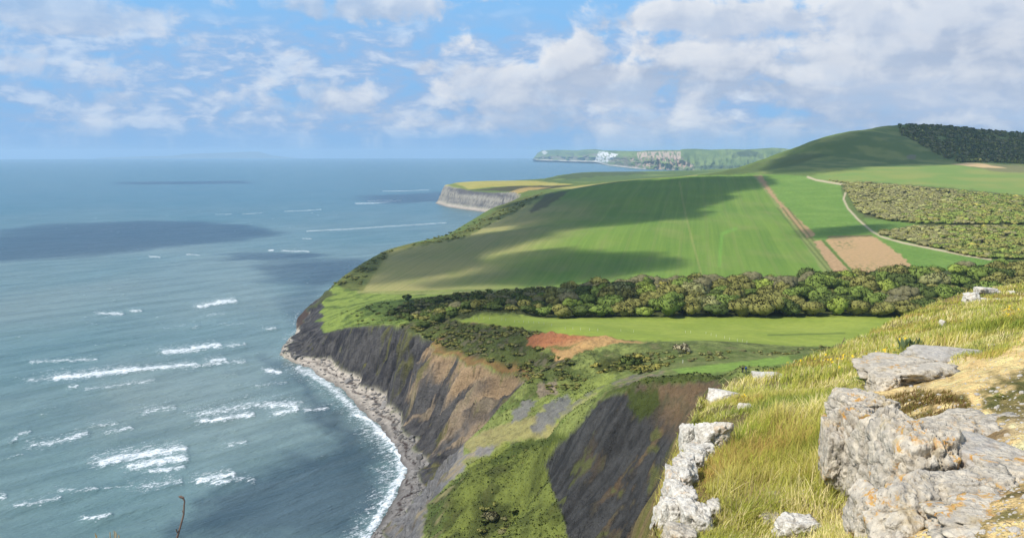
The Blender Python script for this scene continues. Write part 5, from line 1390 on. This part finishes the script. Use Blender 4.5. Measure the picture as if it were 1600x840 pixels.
MEAN_LEAF = C('83873f')
def merge_crowns(spec, lobes=6, per=26, leaf=1.5, gain=1.0):
    """one mass of many small crowns: (x, y, z, width, height, colour)"""
    lib = {}
    vs, fs, cs, ns_, n = [], [], [], [], 0
    for i, (x, y, z, wd, hg, col) in enumerate(spec):
        key = (col, i % 5)
        if key not in lib:
            lib[key] = crown_arrays(600 + len(lib), 10.0, 8.0, lobes, per, leaf, col, col == 'bare', lev=1)
        V, T, CA, NO = lib[key]; a = i * 2.39
        R_ = np.array([[math.cos(a), -math.sin(a), 0], [math.sin(a), math.cos(a), 0], [0, 0, 1]])
        vs.append((V * np.array([wd / 10, wd / 10, hg / 8])) @ R_.T + np.array([x, y, z])); fs.append(T + n); cs.append(np.clip((CA * .6 + CA.mean(0) * .15 + MEAN_LEAF * .25) * gain * rgt.uniform(.92, 1.08), 0, .6)); ns_.append(NO @ R_.T); n += len(V)
    return np.concatenate(vs), np.concatenate(fs), np.concatenate(cs), np.concatenate(ns_)
def scatter_px(poly, d0, d1, step, seed):
    """plan points inside a pixel polygon on the terrain, about a step apart"""
    rg = np.random.default_rng(seed); xs = [q[0] for q in poly]; ys = [q[1] for q in poly]; pts = []
    c = [ground_at(a, bq) for a, bq in poly]
    x0, x1 = min(q[0] for q in c), max(q[0] for q in c); y0, y1 = max(d0, min(q[1] for q in c) - 5), min(d1, max(q[1] for q in c) + 5)
    n = int((x1 - x0) * (y1 - y0) / step ** 2 * 1.6)
    x = rg.uniform(x0, x1, n); y = rg.uniform(y0, y1, n); z = height_at(x, y)
    qx, qy = project(x, y, z); k = in_poly(qx, qy, poly)
    return x[k], y[k], z[k], qx[k], qy[k]
spec = []
for poly, d0, d1, st, hw, sd, pal in [
    ([(1318, 290), (1345, 287), (1440, 295), (1600, 310), (1640, 314), (1640, 352), (1440, 350), (1380, 344), (1345, 332), (1335, 316)], 900, 1800, 8.5, (12, 5.5), 1, None),
    ([(1374, 366), (1440, 356), (1640, 356), (1640, 406), (1540, 404), (1420, 380)], 820, 1250, 7.5, (11, 5.0), 2, None),
    ([(1290, 281), (1325, 285), (1345, 290), (1330, 290)], 1300, 1900, 9, (6, 3.0), 3, ['bare', 'olive'])]:
    x, y, z, qx, qy = scatter_px(poly, d0, d1, st, sd)
    for i in range(len(x)):
        left = 1 - sstep(np.array(qx[i] + 2.0 * (qy[i] - 320) * (sd == 1)), 1430, 1530)
        col = pal[i % 2] if pal else (rgt.choice(['bare', 'bare', 'olive', 'pale']) if rgt.uniform() < left else rgt.choice(['green', 'olive', 'dark', 'bare', 'bright', 'gold'], p=[.36, .34, .16, .1, .03, .01]))
        spec.append((x[i], y[i], z[i] - .5, hw[0] * rgt.uniform(.75, 1.25), hw[1] * rgt.uniform(.75, 1.25), col))
v, f, c, no = merge_crowns(spec, 7, 7, 1.2, 1.28)
link('woodland', mesh_np('woodland', v, f, M_leaf, {'albedo': c.astype(np.float32)}, no), label='low windswept scrub woods filling the hollow right of the pale track', cat='woodland', kind='stuff')
spec = []
x, y, z, qx, qy = scatter_px([(1405, 203), (1440, 198), (1470, 200), (1530, 206), (1640, 214), (1640, 258), (1560, 254), (1500, 254), (1475, 247), (1440, 226), (1410, 212)], 1900, 2700, 11, 5)
for i in range(len(x)):
    if fbm2(x[i:i+1] / 70, y[i:i+1] / 70, 3, 9)[0] < -.42: continue
    spec.append((x[i], y[i], z[i] - 1, 13 * rgt.uniform(.8, 1.3), 11 * rgt.uniform(.8, 1.2), rgt.choice(['dark', 'dark', 'olive', 'bare'], p=[.4, .25, .2, .15])))
for k in range(46):
    px = rgt.uniform(1405, 1525); g = ground_at(px, np.interp(px, [1400, 1440, 1520], [200.5, 198, 205]) + rgt.uniform(0, 3), 1800)
    spec.append((g[0], g[1], g[2] - 1, 14, rgt.uniform(9, 16), 'dark'))
v, f, c, no = merge_crowns(spec, 6, 12, 1.8, 1.35)
link('woodland', mesh_np('woodland', v, f, M_leaf, {'albedo': c.astype(np.float32)}, no), label='dark hanging wood on the flank of the high down', cat='woodland', kind='stuff')
# scrub on the undercliff
spec = []
for poly, d0, d1, st, hw, sd, pal in [
    (SCR, 380, 660, 4.2, (4.6, 1.7), 11, ['olive', 'dark', 'bare', 'olive']),
    ([(600, 495), (640, 474), (700, 463), (860, 452), (880, 462), (720, 492), (640, 502)], 600, 900, 7.5, (8, 4.0), 12, ['dark', 'olive', 'green', 'bare']),
    ([(930, 572), (985, 556), (1050, 570), (1000, 586), (940, 588)], 340, 470, 4.0, (4.0, 1.6), 13, ['olive', 'dark', 'gold']),
    ([(960, 556), (1060, 550), (1200, 548), (1340, 538), (1340, 545), (1200, 556), (1060, 566)], 360, 480, 5.0, (3.6, 1.2), 14, ['olive', 'bare', 'pale']),
    ([(735, 790), (770, 778), (805, 800), (790, 832), (745, 832)], 240, 340, 3.4, (3.6, 1.6), 15, ['dark', 'olive', 'bare']),
    ([(820, 590), (900, 578), (930, 600), (880, 622), (835, 618)], 340, 460, 5.0, (3.2, 1.2), 16, ['olive', 'dark']),
    ([(700, 780), (760, 720), (830, 690), (900, 680), (870, 780), (890, 838), (690, 838)], 240, 370, 11.0, (1.8, .6), 17, ['green', 'olive', 'bright']),
    ([(530, 490), (600, 470), (640, 500), (560, 508)], 600, 900, 10.0, (3.4, 1.5), 18, ['olive', 'green', 'dark']),
    ([(515, 448), (600, 396), (640, 384), (606, 396), (560, 450)], 850, 1400, 11, (6, 2.2), 19, ['olive', 'dark']),
    ([(640, 384), (740, 346), (850, 300), (830, 318), (722, 372), (660, 384)], 1200, 2400, 21, (7, 2.2), 20, ['dark', 'olive'])]:
    x, y, z, qx, qy = scatter_px(poly, d0, d1, st, sd)
    keepn = fbm2(x / 16, y / 16, 3, sd) > -.25
    for i in np.nonzero(keepn)[0]:
        spec.append((x[i], y[i], z[i] - .25, hw[0] * rgt.uniform(.5, 1.4), hw[1] * rgt.uniform(.6, 1.4), rgt.choice(pal)))
v, f, c, no = merge_crowns(spec, 5, 14, 1.3, .9)
link('scrub', mesh_np('scrub', v, f, M_leaf, {'albedo': c.astype(np.float32)}, no), label='dark thorn and gorse scrub spread over the undercliff', cat='scrub', kind='stuff')
print('trees', NTREE, 'scrub', len(spec))

# tussocks and low herbs that roughen the undercliff: colours taken from the ground they grow in
rg = np.random.default_rng(31); N = 55000
tpx = rg.uniform(480, 1330, N); td = np.exp(rg.uniform(math.log(240), math.log(800), N)); tx_ = (tpx - CX) / F * (td * math.cos(PITCH) + 90 * math.sin(PITCH))
ri = np.clip(np.searchsorted(rows, td), 0, NY - 1); cj = np.clip(((tx_ / td * math.cos(PITCH) * F + CX - PXA) / PXS).astype(int), 0, NX - 1)
okv = (inT[ri, cj]) & (m_meadow[ri, cj] < .3) & (m_shale[ri, cj] < .5) & (A[ri, cj, 1] > A[ri, cj, 0] * 1.04) & (dT[ri, cj] > 1.0) & ~((tpx > 930) & (td > 290))
tx_, td, ri, cj = tx_[okv], td[okv], ri[okv], cj[okv]; n = len(tx_); tz_ = height_at(tx_, td); tc_ = A[ri, cj] * rg.uniform(.88, 1.15, (n, 1)); sz = rg.uniform(.16, .42, n) * (1 + .5 * (rg.uniform(size=n) > .9)); V = []; NV_ = []
for q in range(3):
    a_ = rg.uniform(0, 6.28, n); o_ = np.stack([np.cos(a_), np.sin(a_), np.zeros(n)], 1); pp = np.stack([-np.sin(a_), np.cos(a_), np.zeros(n)], 1)
    b_ = np.stack([tx_, td, tz_], 1) + o_ * (sz * .2)[:, None]; up_ = np.array([0, 0, 1.0])
    V.append(np.stack([b_ - pp * (sz * .5)[:, None], b_ + pp * (sz * .5)[:, None], b_ + (pp * .35 + o_ * .5) * sz[:, None] + up_ * (sz * .7)[:, None], b_ + (-pp * .35 + o_ * .5) * sz[:, None] + up_ * (sz * .7)[:, None]], 1))
    NV_.append(np.repeat((o_ * .35 + up_)[:, None], 4, 1))
V = np.stack(V, 1).reshape(-1, 3); NV_ = np.stack(NV_, 1).reshape(-1, 3); NV_ /= np.linalg.norm(NV_, axis=1, keepdims=True)
link('tussocks', mesh_np('tussocks', V, np.arange(len(V)).reshape(-1, 4), M_leaf, {'albedo': np.repeat(tc_, 12, 0).astype(np.float32)}, NV_), label='rough tussocky grass and herbs over the undercliff slopes', cat='tussocks', kind='stuff')
print('tussocks', n)
# fallen blocks and shingle boulders along the beach
rg = np.random.default_rng(41); rv, rf = ico(1); vs, fs, cs, nn = [], [], [], 0
ii, jj = np.nonzero((m_beach > .5) & inW & (gy > 330) & (gy < 800)); pk = rg.integers(0, len(ii), 1700)
for q in pk:
    i_, j_ = ii[q], jj[q]; b_t = bt[i_, j_]
    if rg.uniform() > .12 + .9 * b_t ** 2: continue
    s_ = .25 + rg.exponential(.32) * (.5 + b_t)
    v = rv * (1 + .35 * rg.normal(size=(len(rv), 1)).clip(-1, 1)) * np.array([s_, s_ * rg.uniform(.6, 1), s_ * rg.uniform(.4, .8)])
    vs.append(v + np.array([gx[i_, j_] + rg.normal(0, .4), gy[i_, j_] + rg.normal(0, .4), ZT[i_, j_] + s_ * .15])); fs.append(rf + nn); nn += len(v)
    cs.append(np.repeat((C('8a8580') * rg.uniform(.6, 1.4))[None], len(v), 0))
link('rubble', mesh_np('rubble', np.concatenate(vs), np.concatenate(fs), M_beach, {'albedo': np.concatenate(cs).astype(np.float32)}, smooth=False), label='fallen grey blocks scattered along the shingle beach', cat='rubble', kind='stuff')

# single bushes -------------------------------------------------------------------
TREE_COL['blossom'] = (C('8a8f5a'), C('e6e2c8'))
def bush(px, py, wid, hgt, col, lab, seed):
    g = ground_at(px, py)
    root = link('hawthorn_bush' if col == 'blossom' else 'bush', None, label=lab, cat='bush', loc=g)
    link('crown', crown_mesh('crown', seed, wid, hgt, col, False, 9, 60, wid * .10), root)
    link('stem', tubes_mesh('stem', [([(0, 0, -.4), (.1, 0, hgt * .3), (.3, .1, hgt * .6)], [.12, .09, .04]), ([(0, 0, .1), (-.5, .2, hgt * .5)], [.08, .03])], M_bark), root)
bush(1064, 552, 7.2, 4.6, 'blossom', 'white flowering hawthorn bush below the meadow edge', 701)
bush(985, 572, 8.5, 4.0, 'dark', 'large dark spreading bush left of the flowering hawthorn', 702)
bush(768, 812, 5.5, 2.8, 'bare', 'brown twiggy bush on the green slump above the beach', 703)
bush(636, 470, 8.0, 6.0, 'dark', 'dark leaning bush standing alone at the seaward tip of the wood', 704)

# lone spindly tree in front of the wood
g = ground_at(1391, 488, 540, 700)
root = link('bare_tree', None, label='slender pale barked leafless tree in front of the dark inland wood', cat='tree', loc=g)
rg = np.random.default_rng(5); limbs = []
for k in range(9):
    a = rg.uniform(0, 6.28); r = rg.uniform(2, 6); limbs.append(([(0, 0, 3 + k * .4), (math.cos(a) * r * .5, math.sin(a) * r * .5, 7 + k * .3), (math.cos(a) * r, math.sin(a) * r, 11 + rg.uniform(-1, 2))], [.16, .11, .04]))
M_pale, nt, b, out = material('pale_bark'); b.inputs['Base Color'].default_value = (.42, .38, .32, 1)
link('trunk', tubes_mesh('trunk', [([(0, 0, -1), (.2, 0, 3), (0, .2, 7)], [.3, .25, .15])] + limbs, M_pale), root)
link('crown', crown_mesh('crown', 711, 13, 12.5, 'bare', True, 9, 26, .8, core=False), root)

# ------------------------------------------------------------------ white posts in the meadow
M_post, nt, b, out = material('white_paint'); b.inputs['Base Color'].default_value = (.55, .55, .48, 1)
pm = tubes_mesh('fence_post', [([(0, 0, -.2), (0, 0, 1.15), (0, 0, 1.2)], [.055, .055, .03])], M_post, 8)
for i, (px, py) in enumerate([(740, 498.5), (748, 498.5), (756, 498.5), (765, 499), (784, 500.5), (790, 501), (804, 503.5), (811, 504), (818, 504), (826, 504.5), (834, 505), (842, 505.5), (850, 506.5), (862, 509), (883, 514.5), (895, 514.5), (907, 515.5), (921, 516.5), (934, 517), (970, 517.5), (990, 519),
                              (1071, 520), (1079, 520), (1103, 521.5), (1111, 524), (1119, 526), (1132, 528.5), (1140, 531), (1152, 533), (1160, 534), (1167, 536)]):
    g = ground_at(px, py)
    link('fence_post', pm, label='small white post in the line of posts across the green meadow', cat='post', group='white posts across the meadow', loc=g)
hm = tubes_mesh('waymark_post', [([(0, 0, -.2), (0, 0, 1.3), (.02, 0, 1.36)], [.11, .10, .05])], M_post, 8)
link('waymark_post', hm, label='lone pale post standing in the rough grass above the shale hollow', cat='post', loc=ground_at(1067, 567))

# ------------------------------------------------------------------ two walkers
def person(px, py, jacket, trousers, pack, hair, lab, rz, seed):
    g = ground_at(px, py)
    V = [(0, 0, .92), (0, 0, 1.10), (0, .01, 1.32), (0, .02, 1.46), (0, 0, 1.54), (0, -.02, 1.64), (0, -.02, 1.73),
         (.10, 0, .86), (.12, -.16, .50), (.12, -.10, .10), (.12, -.24, .04), (-.10, 0, .86), (-.12, .10, .50), (-.12, .28, .12), (-.12, .16, .04),
         (.19, .01, 1.40), (.25, .10, 1.14), (.25, -.04, .90), (.24, -.10, .80), (-.19, .01, 1.40), (-.25, -.04, 1.14), (-.24, -.18, .92), (-.23, -.25, .84)]
    E = [(0, 1), (1, 2), (2, 3), (3, 4), (4, 5), (5, 6), (0, 7), (7, 8), (8, 9), (9, 10), (0, 11), (11, 12), (12, 13), (13, 14), (3, 15), (15, 16), (16, 17), (17, 18), (3, 19), (19, 20), (20, 21), (21, 22)]
    Rr = [.15, .14, .17, .12, .055, .10, .07, .10, .07, .05, .045, .10, .07, .05, .045, .07, .055, .04, .04, .07, .055, .04, .04]
    me = bpy.data.meshes.new('person'); me.from_pydata(V, E, []); me.update()
    m, nt, b, out = material('clothes')
    z = nt.xyz(nt.new('ShaderNodeTexCoord').outputs['Object'])[2]
    c = nt.mix(nt.math('GREATER_THAN', z, .90), trousers, jacket)
    c = nt.mix(nt.math('GREATER_THAN', z, 1.51), c, (.55, .36, .27))
    c = nt.mix(nt.math('LESS_THAN', z, .09), c, (.05, .04, .035))
    nt.l.new(c, b.inputs['Base Color']); me.materials.append(m)
    o = link('person', me, label=lab, cat='person', loc=g, rz=rz, group='walkers on the coast path')
    sk = o.modifiers.new('skin', 'SKIN')
    for i, r in enumerate(Rr): me.skin_vertices[0].data[i].radius = (r, r)
    me.skin_vertices[0].data[0].use_root = True
    o.modifiers.new('smooth', 'SUBSURF').levels = 1
    v, f = ico(3)
    hv = v * np.array([.105, .115, .12]) * np.where(v[:, 1:2] < -.35, .9, 1.0) + np.array([0, .01, 1.675]); hk = f[(v[f].mean(1)[:, 2] > .0) | (v[f].mean(1)[:, 1] > .15)]
    mh, nt, b, out = material('hair'); b.inputs['Base Color'].default_value = (*hair, 1)
    c2, f2, _ = submesh(hv.astype(np.float32), hk, {}); link('hair', mesh_np('hair', c2, f2, mh), o)
    if pack is not None:
        mp, nt, b, out = material('rucksack'); b.inputs['Base Color'].default_value = (*pack, 1)
        pv = np.sign(v) * np.abs(v) ** .6 * np.array([.15, .09, .22]) + np.array([0, .21, 1.22])
        link('rucksack', mesh_np('rucksack', pv, f, mp), o)
person(1160.3, 582.3, (.03, .028, .025), (.05, .05, .055), (.02, .02, .02), (.05, .035, .025), 'walker in a dark jacket, left of the pair on the grassy shelf', 2.7, 1)
person(1165.5, 582.0, (.035, .10, .24), (.04, .05, .08), (.03, .08, .2), (.12, .08, .05), 'walker in a blue jacket, right of the pair on the grassy shelf', 2.4, 2)

# ------------------------------------------------------------------ plants close to the camera
M_twig, nt, b, out = material('dead_stem')
nt.l.new(nt.mix(nt.noise(nt.pos(), 60, 3), (.07, .05, .045), (.24, .17, .13)), b.inputs['Base Color'])
sp = [P(*q) for q in [(258, 960, 4.05), (268, 880, 4.05), (277, 838, 4.05), (283, 818, 4.06), (287, 803, 4.07), (287.5, 790, 4.08), (288.5, 782, 4.08), (286, 778, 4.08), (282, 775.5, 4.08)]]
gz = float(near_height(np.array([sp[0][0]]), np.array([sp[0][1]]))[0])
sp = [np.array([sp[0][0] - .06, sp[0][1], gz - .05])] + sp
og = sp[0].copy(); rel = [q - og for q in sp]
root = link('dead_stem', None, label='dark dry plant stem with a hooked seed head standing over the sea', cat='plant', loc=og)
link('stem', tubes_mesh('stem', [(rel, [.006, .0055, .005, .0045, .004, .0038, .0034, .003, .0035, .0025])], M_twig, 8), root)
side = [([rel[5] + np.array([0, 0, .0]), rel[5] + np.array([-.006, 0, .018])], [.0025, .001]), ([rel[3] + np.array([0, 0, .02]), rel[3] + np.array([-.002, -.004, .035])], [.003, .002]), ([rel[8], rel[8] + np.array([.006, 0, -.004])], [.004, .002])]
for s_ in side: link('twig', tubes_mesh('twig', [s_], M_twig, 6), root)
link('seed_head', tubes_mesh('seed_head', [([rel[-2] + np.array([.004, 0, .002]), rel[-1], rel[-1] + np.array([-.008, 0, .002])], [.004, .0062, .002])], M_twig, 8), root)
# dry grass heads peeping over the lower edge
rg = np.random.default_rng(9); tl = []
b0 = P(172, 870, 4.0); gz = float(near_height(np.array([b0[0]]), np.array([b0[1]]))[0])
for k in range(26):
    tp_ = P(rg.uniform(148, 190), rg.uniform(828, 850), rg.uniform(3.9, 4.15)); bs = np.array([b0[0] + rg.normal(0, .05), b0[1] + rg.normal(0, .05), gz - .03])
    md = (bs + tp_) / 2 + np.array([rg.normal(0, .01), 0, .03]); tl.append(([bs - b0, md - b0, tp_ - b0], [.0014, .0012, .0022 if k % 2 else .0006]))
M_dry, nt, b, out = material('dry_grass'); b.inputs['Base Color'].default_value = (.50, .36, .17, 1)
link('grass_tuft', tubes_mesh('grass_tuft', tl, M_dry, 4), label='tuft of dry golden grass heads at the lower edge over the sea', cat='grass tuft', loc=b0)
def wand(px, py, lst, lab):
    g = near_at(px, py)
    if g is None: return
    s = g[1] / F
    link('dry_stalk', tubes_mesh('dry_stalk', [([np.array([a * s, 0, bq * s]) for a, bq in l], [r * s for r in rr]) for l, rr in lst], M_twig, 6), label=lab, cat='plant', loc=g - np.array([0, 0, .03]))
wand(1314, 546, [([(0, -4), (-1, 6), (2, 14), (6, 22)], [.7, .6, .5, .4]), ([(2, 14), (8, 19)], [.5, .3])], 'thin dark stalk rising from the turf edge against the meadow')
wand(1128, 616, [([(0, -3), (2, 14), (7, 24)], [.5, .4, .3]), ([(3, -3), (-5, 18)], [.4, .25])], 'pale thin stalks above the flat whitish boulder')
# thistle clump and low rosettes
def leaf_clump(name, px, py, wpx, hpx, n, cols_, lab, seed, narrow=.3):
    g = near_at(px, py); s = g[1] / F; rg = np.random.default_rng(seed); V = []; CA = []
    for k in range(n):
        a = rg.uniform(0, 6.28); el_ = rg.uniform(.15, 1.3); L_ = rg.uniform(.5, 1.0)
        d_ = np.array([math.cos(a) * math.cos(el_) * wpx * .5, math.sin(a) * math.cos(el_) * wpx * .4, math.sin(el_) * hpx]) * s * L_
        b0_ = np.array([rg.normal(0, wpx * .12), rg.normal(0, wpx * .1), 0]) * s
        sd_ = np.cross(d_, [0, 0, 1.0]); sd_ /= np.linalg.norm(sd_) + 1e-9; sd_ *= np.linalg.norm(d_) * narrow * .5
        V += [b0_, b0_ + d_ * .5 + sd_, b0_ + d_ + np.array([0, 0, -.1 * hpx * s]), b0_ + d_ * .5 - sd_]
        CA += [(cols_[0] + (cols_[1] - cols_[0]) * rg.uniform()) * rg.uniform(.8, 1.2)] * 4
    V = np.array(V); link(name, mesh_np(name, V, np.arange(len(V)).reshape(-1, 4), M_leaf, {'albedo': np.array(CA, np.float32)}, smooth=False), label=lab, cat='plant', loc=g - np.array([0, 0, .02]))
leaf_clump('thistle', 1428, 552, 66, 36, 150, (C('3c5238'), C('6a7f5c')), 'dark blue green thistle clump on the turf slope', 801)
leaf_clump('leafy_plant', 1368, 592, 60, 22, 120, (C('4c6a30'), C('6f8b45')), 'low broad leaved green plant beside the yellow flowers', 802, .5)
leaf_clump('leafy_plant', 1478, 528, 50, 14, 90, (C('55722c'), C('748a3c')), 'bright green leafy patch in the slope grass above the path', 803, .4)
leaf_clump('leafy_plant', 1522, 806, 50, 10, 90, (C('64803a'), C('8aa05a')), 'small green rosette plant among the stones by the outcrop', 804, .6)
leaf_clump('leafy_plant', 1562, 783, 20, 8, 50, (C('6a8a48'), C('8aa868')), 'tiny pale green rosette below the smooth slab', 805, .6)
leaf_clump('leafy_plant', 1575, 618, 60, 9, 110, (C('6a7434'), C('858a48')), 'flat green mossy plant on the sandy path', 806, .5)
# yellow flowers
rg = np.random.default_rng(12); V = []
for cx0, cy0, sx_, sy_, n in [(1384, 566, 14, 6, 26), (1320, 576, 16, 5, 16), (1290, 576, 8, 5, 8), (1576, 494, 8, 4, 12), (1576, 506, 8, 4, 9), (1505, 505, 6, 3, 6), (1355, 570, 10, 6, 8), (1410, 548, 10, 4, 5), (1250, 580, 8, 4, 4), (1158, 637, 3, 2, 2), (1375, 574, 14, 7, 12), (1545, 510, 30, 8, 5)]:
    for k in range(n):
        g = near_at(rg.normal(cx0, sx_), rg.normal(cy0, sy_))
        if g is None or g[1] < 8: continue
        r = rg.uniform(.011, .017) * (1 + g[1] / 40); g = g + np.array([0, 0, rg.uniform(.10, .2)])
        a0 = rg.uniform(0, 6.28); tl_ = rg.normal(0, .5, 2)
        for j in range(5):
            a = a0 + j * 1.2566; u = np.array([math.cos(a), math.sin(a), tl_[0] * math.cos(a) + tl_[1] * math.sin(a) + .3]); q = np.array([-math.sin(a), math.cos(a), 0]) * .5
            V += [g, g + (u * .6 + q) * r, g + u * r * 1.2, g + (u * .6 - q) * r]
M_yel, nt, b, out = material('yellow_petals'); b.inputs['Base Color'].default_value = (.78, .52, .02, 1)
link('flowers', mesh_np('flowers', np.array(V), np.arange(len(V)).reshape(-1, 4), M_yel, smooth=False), label='scattered small yellow wild flowers in the turf', cat='flowers', kind='stuff')
